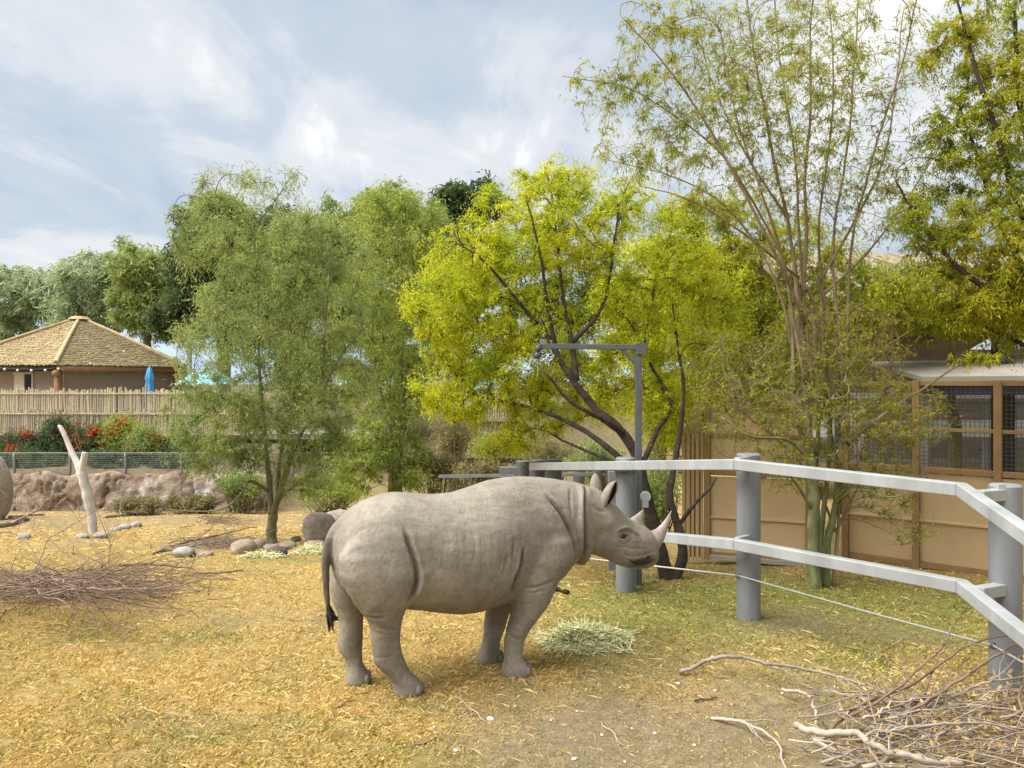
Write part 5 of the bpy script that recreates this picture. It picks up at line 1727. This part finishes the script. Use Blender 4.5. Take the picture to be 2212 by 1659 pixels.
# tree reaching in from the right
make_tree('mesquite_tree', 'dark limbed yellow green tree leaning in over the rail at the right', 8.2, 2370,
    [([(2370, 1300, 0), (2360, 1150, 0), (2345, 1000, 0), (2325, 850, 0), (2290, 720, 0), (2260, 600, 0), (2240, 450, 0), (2230, 250, 0), (2240, 40, 0)], .12, .025),
     ([(2300, 760, 0), (2210, 680, -.1), (2120, 620, -.2), (2050, 560, -.2), (1985, 470, -.2), (1940, 390, -.2)], .05, .010),
     ([(2290, 720, 0), (2220, 600, .2), (2160, 480, .3), (2120, 360, .3), (2080, 220, .3)], .05, .010),
     ([(2255, 560, 0), (2190, 420, -.2), (2150, 280, -.3), (2100, 120, -.3), (2070, -20, -.3)], .045, .010),
     ([(2310, 800, 0), (2200, 740, .2), (2100, 700, .3), (2010, 690, .3)], .034, .008),
     ([(2240, 380, 0), (2200, 220, .1), (2190, 60, .1), (2180, -80, .1)], .04, .012)],
    [(2140, 330, 0, 130, 150, .9, .9), (2190, 130, 0, 130, 150, .9, .95), (2090, 500, 0, 130, 110, .9, .75), (2180, 600, 0, 130, 100, .9, .9), (2060, 90, 0, 80, 90, .6, .28), (2000, 480, -.1, 80, 80, .6, .3), (2090, 660, .1, 130, 55, .7, .6), (2280, 350, .1, 120, 300, .8, 1.0), (2030, 280, .1, 60, 90, .5, .2), (2260, 700, .1, 110, 90, .7, .5), (1990, 620, 0, 100, 50, .6, .3), (2110, 770, -.3, 70, 22, .3, .06)],
    170, 3600, 105000, 1, 'bark_dark', LM['right'], 27, twig_len=.5, ls=(.044, .0135), br=(.011, .004), tw=.0026, droop=.5, spread=.045, updir=.25)

# background trees
def bgtree(name, label, D, px_, base_py, lobes, lm, nl, seed, ls, group='trees beyond the enclosure', nb=60, nt_=600, bark='bark_olive', tl=1.6):
    top = min(l[1] for l in lobes)
    make_tree(name, label, D, px_, [([(px_, base_py, 0), (px_ + 4, (base_py + top) / 2 + 60, 0), (px_ - 3, (base_py + top) / 2, 0), (px_ + 6, top, 0)], .011 * D, .003 * D)], lobes, nb, nt_, int(nl * .66), 1, bark, lm, seed, group,
              twig_len=tl, ls=(ls[0] * 1.15, ls[1] * 1.28), br=(.011, .008), tw=.0002 * D, droop=.35, spread=.16, updir=.5)
bgtree('willow_tree', 'haze-paled grey green airy tree left of the thatched roof', 58, 60, 900, [(60, 640, 0, 75, 65, 3, 1), (30, 610, 1, 50, 40, 2, .5), (110, 660, 0, 60, 60, 2.5, .8), (20, 700, 0, 40, 40, 2, .5)], LM['grey'], 26000, 31, (.34, .085), tl=2.2)
bgtree('willow_tree', 'haze-paled grey green tree with a ragged top behind the hut roof', 52, 200, 900, [(190, 600, 0, 75, 55, 3, 1), (220, 660, 0, 90, 70, 3, 1), (160, 670, 0, 60, 60, 2.5, .6), (275, 560, 0, 45, 50, 2, .35)], LM['grey'], 30000, 32, (.32, .08), tl=2.2)
bgtree('bushy_tree', 'olive bushy tree right behind the hut roof peak', 42, 320, 900, [(310, 590, 0, 75, 65, 2.4, 1), (350, 680, 0, 95, 65, 2.6, .9), (290, 660, 0, 60, 50, 2, .5), (400, 620, .5, 70, 80, 2, .7)], LM['olive'], 44000, 33, (.26, .065), tl=1.8)
bgtree('dense_tree', 'dense dark evergreen tree behind the small feathery tree', 36, 480, 930, [(470, 520, 0, 85, 95, 2.4, 1), (430, 600, 0, 80, 90, 2.2, .7), (540, 560, 0, 90, 110, 2.4, .8), (380, 690, .5, 70, 45, 1.6, .5), (590, 520, 0, 60, 80, 2, .4)], LM['dark'], 80000, 34, (.22, .075), tl=1.3)
bgtree('bushy_tree', 'olive green tree filling the gap behind the feathery crown', 33, 640, 930, [(620, 560, 0, 120, 90, 2.2, 1), (700, 620, 0, 120, 150, 2.2, 1), (560, 700, 0, 140, 130, 2.4, 1), (680, 800, 0, 130, 100, 2.2, .8), (720, 480, 0, 60, 45, 1.4, .35), (480, 460, 0, 60, 50, 1.6, .4)], LM['olive'], 105000, 35, (.20, .052), tl=1.6)
bgtree('bushy_tree', 'light green tree topping the skyline left of the yellow tree', 34, 860, 930, [(830, 470, 0, 75, 65, 1.8, .9), (900, 520, 0, 90, 90, 2, 1), (780, 540, 0, 70, 90, 1.8, .7), (940, 640, 0, 90, 130, 2, 1), (820, 660, 0, 110, 130, 2, 1), (880, 800, 0, 120, 90, 2, .8)], LM['green'], 100000, 36, (.20, .052), tl=1.6)
bgtree('dense_tree', 'dark evergreen tree peeking above the yellow tree', 40, 985, 930, [(985, 440, 0, 55, 36, 1.8, .6), (1040, 430, 0, 80, 45, 2, .8), (1000, 560, 0, 100, 110, 2.4, 1), (1120, 600, 0, 120, 150, 2.4, 1), (1250, 700, 0, 150, 130, 2.6, 1), (1080, 800, 0, 150, 80, 2.4, .7)], LM['dark'], 80000, 37, (.22, .075), tl=1.5)
bgtree('bushy_tree', 'olive tree behind the hoist upright and yellow crown', 24, 1420, 1000, [(1400, 640, 0, 120, 150, 1.8, 1), (1500, 720, 0, 110, 150, 1.8, .9), (1380, 820, 0, 150, 110, 1.8, .9), (1480, 900, 0, 110, 80, 1.5, .6), (1530, 560, 0, 80, 70, 1.4, .4)], LM['yellow'], 70000, 38, (.13, .036), tl=1.2)
# dense dark foliage above the barn opening
bgtree('dense_tree', 'dark leafy tree shading the barn eave behind the mesh wall', 12.9, 2060, 1100, [(2020, 690, 0, 130, 40, .8, 1), (2150, 680, 0, 120, 60, .8, 1), (1930, 660, 0, 80, 50, .8, .6), (2200, 620, 0, 80, 60, .8, .6)], LM['right'], 36000, 39, (.075, .024), nb=70, tl=.6)

# ------------------------------------------------------------------ shrubs
def shrub(name, label, D, px_, py_, rx, rz, lm, nl, seed, ls=(.09, .035), flowers=None, group=None, ry=None):
    r = np.random.default_rng(seed)
    c_ = P(px_, py_, D)
    zb = float(gz(c_[0], D))
    root = thing(name, label, 'shrub', (c_[0], D, zb), group)
    s_ = D / F
    ry = ry or rx * s_ * .8
    n = 60
    u = unit(r.normal(size=(n, 3)))
    tips = c_ + u * (r.random(n) ** .4)[:, None] * np.array([rx * s_, ry, rz * s_])
    b0 = np.stack([c_[0] + r.normal(0, .25 * rx * s_, n), D + r.normal(0, .2 * ry, n), np.full(n, zb - .03)], -1)
    pth = bez(b0, (b0 + tips) / 2 + r.normal(0, .08, (n, 3)), tips, 6)
    v_, f_ = tubes_np(pth, np.linspace(.016, .005, 6)[None] * np.ones((n, 1)), 4)
    bo = np.array([c_[0], D, zb])
    link('stems', np_mesh('stems', v_ - bo, f_, M['bark_olive'], True), root)
    def leaves(k, nm, mat, top, ls):
        clump = c_ + unit(r.normal(size=(40, 3))) * (r.random(40) ** .35)[:, None] * np.array([rx * s_, ry, rz * s_]) * .85
        if top:
            clump = clump[(clump[:, 2] > c_[2] - .1 * rz * s_)][:14]
        q = clump[r.integers(0, len(clump), k)] + r.normal(0, (.10 if top else .2) * rz * s_ + .03, (k, 3))
        q[:, 2] = np.maximum(q[:, 2], zb + .03)
        dr = unit(r.normal(size=(k, 3)))
        sd = unit(np.cross(dr, r.normal(size=(k, 3))))
        L_, W_ = ls[0] * (.6 + .8 * r.random((k, 1))), ls[1] * (.6 + .8 * r.random((k, 1)))
        V_ = np.stack([q + sd * W_ * .5, q + dr * L_, q - sd * W_ * .5], 1).reshape(-1, 3)
        return link(nm, np_mesh(nm, V_ - bo, np.arange(k * 3).reshape(k, 3), mat), root)
    leaves(nl, 'foliage', lm, False, ls)
    if flowers:
        leaves(flowers, 'flowers', M['leaf_flower'], True, (.10, .07))['kind'] = 'stuff'
    return root
fl = 'shrubs along the foot of the bamboo fence'
shrub('flowering_shrub', 'dark shrub with a few orange blooms at the boulder end of the bamboo fence', 27.4, 55, 968, 60, 40, LM['dark'], 9000, 51, flowers=700, group=fl)
shrub('flowering_shrub', 'tall dark green shrub behind the top of the dead white limb', 27.6, 135, 950, 48, 50, LM['dark'], 9000, 52, flowers=350, group=fl)
shrub('flowering_shrub', 'orange red flowering shrub directly right of the dead white limb', 27.3, 205, 960, 50, 42, LM['dark'], 8000, 53, flowers=2300, group=fl)
shrub('flowering_shrub', 'tallest red flowering shrub in front of the bamboo poles', 27.3, 265, 950, 46, 52, LM['green'], 8000, 54, flowers=2200, group=fl)
shrub('flowering_shrub', 'green yellow shrub beside the dark gap under the deck', 26.6, 318, 965, 40, 45, LM['olive'], 8000, 55, flowers=300, group=fl)
shrub('flowering_shrub', 'dark low shrub behind the small tree branches', 27.0, 420, 975, 70, 38, LM['dark'], 10000, 56, group=fl)
shrub('low_shrub', 'dark hedge shrub behind the wire fence at its boulder end', 26.0, 70, 1000, 80, 24, LM['dark'], 9000, 57, group=fl)
shrub('low_shrub', 'dark hedge shrub behind the wire fence under the red blooms', 26.0, 240, 1000, 90, 24, LM['dark'], 9000, 58, group=fl)
shrub('low_shrub', 'dark hedge shrub behind the wire fence near the small tree', 26.0, 410, 1000, 90, 24, LM['dark'], 9000, 59, group=fl)
hs = 'scrub on the slope behind the rhinoceros'
for i, (px_, py_, d, rx, rz, lm, lb) in enumerate((
        (985, 940, 27, 60, 45, 'brownish', 'dry brown bush on the slope above the rhinoceros shoulder'),
        (1075, 965, 25, 70, 35, 'green', 'green bush on the slope under the picket railing'),
        (940, 1010, 21, 60, 30, 'brownish', 'low brown scrub right behind the rhinoceros back'),
        (1040, 1020, 19, 70, 22, 'brownish', 'straggly brown scrub behind the thin steel rail'),
        (1180, 985, 22, 80, 38, 'brownish', 'brown scrub on the slope behind the fence posts'),
        (1290, 1000, 18, 70, 45, 'olive', 'olive bush on the slope behind the hoist upright'),
        (720, 1060, 23, 90, 40, 'green', 'low green bush behind the largest boulder'),
        (520, 1050, 23.2, 55, 30, 'olive', 'low olive bush at the foot of the rock wall near the small tree'),
        (1420, 1070, 14, 60, 70, 'olive', 'olive bush between the yellow tree and the tan wall'),
        (1245, 1090, 16, 90, 40, 'brownish', 'brown scrub in front of the slope, behind the yellow tree trunk'),
        (300, 1092, 22.6, 60, 14, 'brownish', 'low grey scrub along the foot of the rock wall'),
        (420, 1085, 22.8, 60, 16, 'brownish', 'low scrub at the rock wall under the bare branch'))):
    shrub('scrub_bush', lb, d, px_, py_, rx, rz, LM[lm], 4200, 70 + i, (.06 + .0022 * d, .016 + .0006 * d), group=hs)
# picket railing on the slope
pr = thing('picket_railing', 'small wooden picket railing on a stone ledge behind the yellow tree', 'railing', P(1065, 905, 33))
for k in range(11):
    MB().box(P(1040 + 5.2 * k, 886, 33), (.06, .04, .7)).build('picket', M['bamboo_old'], pr)
MB().beam(P(1035, 872, 33), P(1098, 872, 33), .05, .06).build('top_rail', M['bamboo_old'], pr)
MB().beam(P(1030, 907, 33), P(1110, 907, 33), .4, .12).build('ledge', M['canopy_cream'], pr)
MB().box(P(1070, 922, 33.2), (1.5, .3, .5)).build('ledge_wall', M['rock_wall'], pr)
single('timber_edge', MB().beam(P(950, 995, 22), P(1130, 995, 22), .12, .14), M['bark_dark'], 'dark timber edging across the slope behind the rhinoceros', 'edging', P(1040, 995, 22))

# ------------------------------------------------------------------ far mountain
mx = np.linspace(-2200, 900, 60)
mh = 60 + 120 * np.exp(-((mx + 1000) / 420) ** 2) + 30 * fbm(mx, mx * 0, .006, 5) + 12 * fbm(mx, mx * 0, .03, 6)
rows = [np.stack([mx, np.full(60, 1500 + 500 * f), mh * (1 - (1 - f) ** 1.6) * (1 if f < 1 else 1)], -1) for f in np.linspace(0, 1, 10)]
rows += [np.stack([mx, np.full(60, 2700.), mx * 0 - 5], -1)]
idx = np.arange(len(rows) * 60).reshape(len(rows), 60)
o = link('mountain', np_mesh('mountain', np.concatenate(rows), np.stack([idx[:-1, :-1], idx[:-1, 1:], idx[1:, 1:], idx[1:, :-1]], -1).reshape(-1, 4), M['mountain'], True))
tag(o, 'distant mountain ridge painted haze blue beyond the trees', None, None, 'structure')
# ------------------------------------------------------------------ brush piles, hay, fallen wood
def crooked(p0, p1, n, amp, r, sag=0.0):
    t_ = np.linspace(0, 1, n)[:, None]
    q = np.asarray(p0) * (1 - t_) + np.asarray(p1) * t_
    ln = np.linalg.norm(np.asarray(p1) - np.asarray(p0))
    w_ = np.cumsum(r.normal(0, amp * ln / n ** .5, (n, 3)), 0)
    w_ = w_ - w_[0] * (1 - t_) - w_[-1] * t_
    w_[:, 2] *= .6
    q = q + w_
    q[:, 2] += 4 * sag * (t_ * (1 - t_))[:, 0]
    return q

def clampz(q, rad):
    q[:, 2] = np.maximum(q[:, 2], gtop(q[:, 0], q[:, 1]) + rad * .5)
    return q

def forked(path, r0, r1, r, nside=3, side=.35):
    mb = MB()
    k = len(path)
    mb.tube(path, np.linspace(r0, r1, k) * (1 + .08 * np.sin(np.arange(k) * 2.1)), 8)
    ln = np.linalg.norm(path[-1] - path[0])
    for _ in range(nside):
        i = int(k * (.25 + .6 * r.random()))
        d_ = unit(path[min(i + 2, k - 1)] - path[i - 1])
        e_ = path[i] + unit(d_ + r.normal(0, .45, 3) + [0, 0, .15]) * ln * side * (.4 + .8 * r.random())
        q = clampz(crooked(path[i], e_, 7, .06, r), .01)
        mb.tube(q, np.linspace(max(r1, r0 * (1 - i / k)) * .6, r1 * .4, 7), 6)
    return mb

def pile(name, label, group, base, keyed, nrand, rfun, mats, seed, ntw):
    r = np.random.default_rng(seed)
    root = thing(name, label, 'brush pile', base, group)
    for pts, r0, r1, mt_, ns in keyed:
        q = spline(np.array(pts), 9 * len(pts))
        q = q + np.cumsum(r.normal(0, .006, q.shape) * [1, 1, .6], 0)
        forked(q, r0, r1, r, ns).build('branch', M[mt_], root, smooth_=True)
    for k in range(nrand):
        a, b_, r0 = rfun(r)
        q = clampz(crooked(a, b_, 14, .11, r, .02), r0)
        forked(q, r0, r0 * .35, r, 2).build('branch', M[mats[k % len(mats)]], root, smooth_=True)
    P_ = []
    for k in range(ntw):
        a, b_, r0 = rfun(r)
        m_ = a + (b_ - a) * r.random()
        e_ = m_ + (unit(b_ - a) + r.normal(0, .6, 3) * [1, 1, .55]) * (.12 + .33 * r.random())
        P_.append(clampz(crooked(m_, e_, 6, .08, r), .006))
    P_ = np.array(P_)
    v_, f_ = tubes_np(P_, np.linspace(1, .4, 6)[None] * (.0028 + .004 * r.random((ntw, 1))), 4)
    o = link('twigs', np_mesh('twigs', v_ - np.array(base), f_, M[mats[-1]], True), root)
    o['kind'] = 'stuff'
    return root

# right pile
def gp(px_, py_, h=0.0):
    """Ground spot seen at a frame position, raised by h (kept on the same sight line)."""
    g = G(px_, py_)
    k = (CAMH - (g[2] + h)) / (CAMH - g[2])
    return np.array([g[0] * k, g[1] * k, CAMH + (g[2] - CAMH) * k])
bR = G(1960, 1600)
keyR = [
    ([gp(1470, 1452, .02), gp(1530, 1424, .12), gp(1590, 1420, .14), gp(1660, 1437, .12), gp(1740, 1452, .1), gp(1830, 1472, .1), gp(1930, 1500, .12), gp(2030, 1540, .1)], .017, .008, 'twig_grey', 4),
    ([gp(1722, 1566, .24), gp(1770, 1580, .28), gp(1830, 1572, .32), gp(1890, 1592, .32), gp(1960, 1610, .30), gp(2070, 1612, .28)], .021, .016, 'branch_pale', 1),
    ([gp(1538, 1548, .02), gp(1600, 1562, .05), gp(1660, 1588, .05), gp(1685, 1640, .02)], .013, .007, 'branch_pale', 3),
    ([gp(1690, 1490, .05), gp(1740, 1500, .10), gp(1760, 1530, .08), gp(1765, 1570, .06), gp(1790, 1590, .05)], .013, .008, 'branch_pale', 3),
    ([gp(1780, 1590, .08), gp(1880, 1520, .18), gp(1980, 1480, .25), gp(2080, 1400, .45), gp(2212, 1370, .55)], .013, .006, 'twig_brown', 4),
    ([gp(1800, 1560, .1), gp(1920, 1500, .25), gp(2020, 1420, .4), gp(2060, 1350, .55), gp(2090, 1310, .6)], .010, .004, 'twig_brown', 4),
    ([gp(1850, 1600, .1), gp(1960, 1540, .2), gp(2060, 1470, .35), gp(2150, 1400, .5), gp(2230, 1360, .6)], .013, .006, 'twig_brown', 4),
    ([gp(1900, 1560, .12), gp(2020, 1530, .2), gp(2120, 1490, .3), gp(2230, 1470, .35)], .012, .006, 'twig_grey', 4),
    ([gp(1800, 1540, .1), gp(1930, 1545, .15), gp(2060, 1520, .2), gp(2200, 1540, .22)], .012, .006, 'twig_grey', 4),
    ([gp(1760, 1600, .05), gp(1860, 1640, .08), gp(1980, 1650, .1), gp(2100, 1640, .12)], .013, .007, 'branch_pale', 3),
    ([gp(1800, 1490, .08), gp(1900, 1510, .12), gp(2000, 1530, .12), gp(2100, 1580, .1)], .012, .006, 'twig_grey', 4),
    ([gp(2000, 1500, .2), gp(2040, 1400, .42), gp(2110, 1390, .5)], .007, .003, 'twig_brown', 3),
]
def rR(r):
    a = gp(1700 + 520 * r.random(), 1480 + 180 * r.random() ** .8, .02 + .22 * r.random())
    az = r.normal(.15, .55)
    ln = .5 + .9 * r.random()
    d_ = np.array([math.cos(az), math.sin(az) * .8, r.normal(.0, .09)])
    b_ = a + d_ * ln
    return a, b_, .005 + .009 * r.random() ** 2
pile('brush_pile', 'large heap of pale crooked dead branches in front of the round corner post', None, bR, keyR, 44, rR, ['twig_grey', 'twig_brown', 'branch_pale', 'twig_grey'], 61, 300)
# dry seed heads and husks in the right pile
r_ = np.random.default_rng(62)
nh = 2600
pts_ = np.array([gp(1800 + 420 * r_.random() ** .7, 1440 + 220 * r_.random(), .02 + .2 * r_.random() ** 2) for _ in range(nh)])
dr = unit(r_.normal(size=(nh, 3)) + [0, 0, .3])
sd = unit(np.cross(dr, r_.normal(size=(nh, 3))))
L_, W_ = .03 + .06 * r_.random((nh, 1)), .004 + .006 * r_.random((nh, 1))
V_ = np.stack([pts_, pts_ + dr * L_ * .5 + sd * W_, pts_ + dr * L_, pts_ + dr * L_ * .5 - sd * W_], 1).reshape(-1, 3)
o = link('dry_grass', np_mesh('dry_grass', V_, np.arange(nh * 4).reshape(nh, 4), M['grass'], False, {'cover': np.repeat(np.array([.52, .38, .16]) * (.7 + .6 * r_.random((nh, 1))), 4, 0)}))
tag(o, 'dry husks and grass tufts caught in the branch heap', None, None, 'stuff')

# left pile
bL = G(120, 1262)
keyL = [
    ([gp(250, 1222, .12), gp(330, 1222, .10), gp(400, 1232, .08), gp(440, 1246, .04), gp(524, 1240, .04)], .022, .012, 'twig_brown', 2),
    ([gp(-40, 1290, .1), gp(40, 1270, .15), gp(60, 1250, .2), gp(110, 1190, .3)], .016, .007, 'twig_grey', 4),
    ([gp(60, 1260, .1), gp(180, 1270, .1), gp(240, 1290, .05), gp(290, 1296, .02)], .012, .005, 'twig_grey', 3),
    ([gp(140, 1250, .15), gp(230, 1228, .25), gp(270, 1195, .35)], .011, .004, 'twig_brown', 3),
    ([gp(180, 1230, .2), gp(120, 1180, .45), gp(60, 1120, .75), gp(0, 1060, 1.0)], .015, .005, 'twig_brown', 6),
    ([gp(200, 1230, .2), gp(150, 1160, .5), gp(100, 1110, .75), gp(65, 1060, 1.0)], .014, .005, 'twig_brown', 6),
    ([gp(220, 1225, .2), gp(190, 1150, .5), gp(160, 1110, .7), gp(130, 1080, .85)], .014, .005, 'twig_brown', 6),
    ([gp(230, 1230, .15), gp(245, 1180, .4), gp(240, 1140, .55), gp(225, 1110, .7)], .012, .004, 'twig_brown', 5),
    ([gp(100, 1240, .2), gp(60, 1170, .5), gp(30, 1150, .6), gp(-20, 1150, .6)], .013, .004, 'twig_brown', 5),
    ([gp(330, 1262, .06), gp(360, 1268, .05), gp(395, 1272, .02)], .012, .008, 'twig_brown', 1),
    ([gp(452, 1282, .01), gp(452, 1262, .12), gp(453, 1248, .2)], .006, .004, 'twig_brown', 0),
]
def rL(r):
    px_ = np.clip(r.normal(110, 105), -140, 300)
    top = .04 + .62 * math.exp(-((px_ - 120) / 105.0) ** 2)
    a = gp(px_, 1240 + 36 * r.random(), .02 + top * r.random() ** .8)
    az = r.normal(0, .5) + (math.pi if r.random() < .5 else 0)
    ln = .4 + .8 * r.random()
    d_ = np.array([math.cos(az), math.sin(az) * .8, -.35 * (a[2] - gz(a[0], a[1])) + r.normal(0, .1)])
    return a, a + d_ * ln, .004 + .008 * r.random() ** 2
pile('brush_pile', 'mounded heap of brown branches in front of the dead white trunk', None, bL, keyL, 130, rL, ['twig_brown', 'twig_grey', 'twig_grey', 'twig_brown'], 63, 1100)
# thin branches lying by the rocks
bT = G(430, 1178)
keyT = [([gp(330, 1196, .05), gp(390, 1176, .08), gp(450, 1164, .1), gp(500, 1152, .12), gp(552, 1144, .14)], .022, .008, 'twig_brown', 4),
        ([gp(345, 1190, .06), gp(400, 1182, .08), gp(460, 1174, .08), gp(520, 1166, .06)], .016, .007, 'twig_grey', 4)]
def rT(r):
    a = gp(330 + 150 * r.random(), 1164 + 22 * r.random(), .02 + .14 * r.random())
    az = r.normal(.1, .25)
    return a, a + np.array([math.cos(az), math.sin(az), r.normal(0, .05)]) * (.5 + .8 * r.random()), .005 + .007 * r.random()
pile('brush_pile', 'thin fallen branches lying beside the pale grey stone', None, bT, keyT, 16, rT, ['twig_brown', 'twig_grey'], 64, 160)
bU = G(450, 1130)
def rU(r):
    a = gp(420 + 60 * r.random(), 1118 + 14 * r.random(), .02 + .12 * r.random())
    az = r.normal(.1, .5)
    return a, a + np.array([math.cos(az), math.sin(az), r.normal(0, .06)]) * (.3 + .5 * r.random()), .005 + .005 * r.random()
pile('brush_pile', 'small wispy brown twig heap between the wall and small tree', None, bU, [], 12, rU, ['twig_brown', 'twig_brown'], 65, 120)
# uprooted stump by the wall
bS = G(130, 1096)
def rS(r):
    c_ = P(130, 1082, bS[1])
    u = unit(r.normal(size=3))
    a = c_ + u * np.array([.30, .2, .12])
    return a, a + unit(u * np.array([1, 1, .5]) + r.normal(0, .4, 3)) * (.15 + .4 * r.random()), .012 + .02 * r.random()
st = pile('uprooted_stump', 'dark uprooted stump with tangled roots against the rock wall', None, bS, [], 34, rS, ['root_dark', 'root_dark'], 66, 160)
st['category'] = 'stump'
mb = MB()
me = bms[1].copy()
me.materials.append(M['root_dark'])
vs = np.array([v.co for v in me.vertices]) * np.array([.5, .3, .2])
me.vertices.foreach_set('co', vs.astype(np.float32).ravel())
o = link('root_ball', me, st, (0, .1, .17))

# hay pile in front of the rhinoceros
def hay(label, g, rx, ry, h, n, seed):
    r = np.random.default_rng(seed)
    cen = np.array([[-.45, .1, .35, .55], [.1, -.1, .5, .95], [.5, .15, .38, .7], [-.1, .3, .4, .8], [.0, 0, .85, .25]])
    k_ = r.integers(0, 5, n)
    u_, v_ = np.clip(r.normal(size=(2, n)), -2, 2) * .5
    x = g[0] + rx * (cen[k_, 0] + cen[k_, 2] * u_ * 1.25)
    y = g[1] + ry * (cen[k_, 1] + cen[k_, 2] * v_ * 1.25)
    hh = sum(c[3] * np.exp(-(((x - g[0]) / rx - c[0]) ** 2 + ((y - g[1]) / ry - c[1]) ** 2) / (c[2] ** 2)) for c in cen[:4])
    lump = .55 + .9 * fbm(x, y, 7, seed)
    z = gtop(x, y) + h * .62 * hh * lump * r.random(n) ** .4 + .01
    c_ = np.stack([x, y, z], -1)
    a2 = r.random(n) * 2 * math.pi
    d_ = np.stack([np.cos(a2), np.sin(a2), r.normal(0, .28, n)], -1)
    ln = (.05 + .1 * r.random(n))[:, None]
    p0, p2 = c_ - d_ * ln, c_ + d_ * ln
    p1 = c_ + r.normal(0, .03, (n, 3)) + [0, 0, .02]
    pth = bez(p0, p1, p2, 4)
    pth[:, :, 2] = np.maximum(pth[:, :, 2], gtop(pth[:, :, 0], pth[:, :, 1]) + .004)
    v_, f_ = tubes_np(pth, (.003 + .003 * r.random((n, 1))) * np.ones((1, 4)), 3)
    o = link('hay_pile', np_mesh('hay_pile', v_ - np.array(g), f_, M['hay']), None, tuple(float(v) for v in g))
    tag(o, label, 'hay')
hay('loose heap of pale green hay on the dry grass under the rhinoceros chin', G(1262, 1388), .36, .24, .085, 3000, 81)
hay('flat scatter of green hay against the rocks by the small tree', G(676, 1194), .26, .2, .07, 800, 82)
hay('thin hay strewn along the low tan stones', G(565, 1204), .3, .15, .03, 260, 83)

# loose sticks lying in the yard
r_ = np.random.default_rng(90)
for i, (a, b_, rr, mt_, lb) in enumerate((((725, 1530), (760, 1512), .007, 'twig_brown', 'short dark stick in the grass in front of the hind feet'),
        ((865, 1505), (935, 1480), .005, 'branch_pale', 'thin pale stick just in front of the near hind foot'),
        ((985, 1505), (1050, 1560), .007, 'branch_pale', 'crooked pale stick on bare earth in front of the rhinoceros'),
        ((890, 1610), (960, 1588), .007, 'twig_grey', 'curved grey stick in the foreground straw'),
        ((1300, 1560), (1345, 1610), .006, 'branch_pale', 'thin pale twig on the bare earth in the foreground'),
        ((1500, 1514), (1550, 1506), .008, 'root_dark', 'small dark stick on the thin grass beside the branch heap'),
        ((1120, 1462), (1160, 1482), .006, 'twig_grey', 'small grey stick near the front feet'))):
    q = clampz(crooked(gp(*a, .012), gp(*b_, .012), 9, .07, r_), rr)
    single('stick', forked(q, rr, rr * .5, r_, 1), M[mt_], lb, 'stick', q[4], 'sticks lying in the grass', True)

# fallen grey logs and dead brush below the rock wall
for px0, py0, px1, py1, rr, lb in ((-10, 1140, 62, 1122, .07, 'grey fallen log lying left of the dead white trunk'), (20, 1118, 95, 1112, .05, 'thin grey log lying before the uprooted stump'), (225, 1118, 290, 1110, .045, 'bleached branch lying under the rock wall')):
    q = clampz(crooked(gp(px0, py0, .05), gp(px1, py1, .05), 12, .05, r_), rr)
    single('log', forked(q, rr, rr * .6, r_, 2, .25), M['twig_grey'], lb, 'log', q[5], 'logs below the rock wall', True)
def rV(r):
    a = gp(230 + 190 * r.random(), 1092 + 16 * r.random(), .03 + .2 * r.random())
    az = r.normal(.1, .6)
    return a, a + np.array([math.cos(az), math.sin(az), r.normal(.05, .1)]) * (.4 + .8 * r.random()), .006 + .008 * r.random()
pile('brush_pile', 'straggling dead brush strewn along the foot of the rock wall', None, G(330, 1102), [], 26, rV, ['twig_grey', 'twig_brown'], 67, 260)
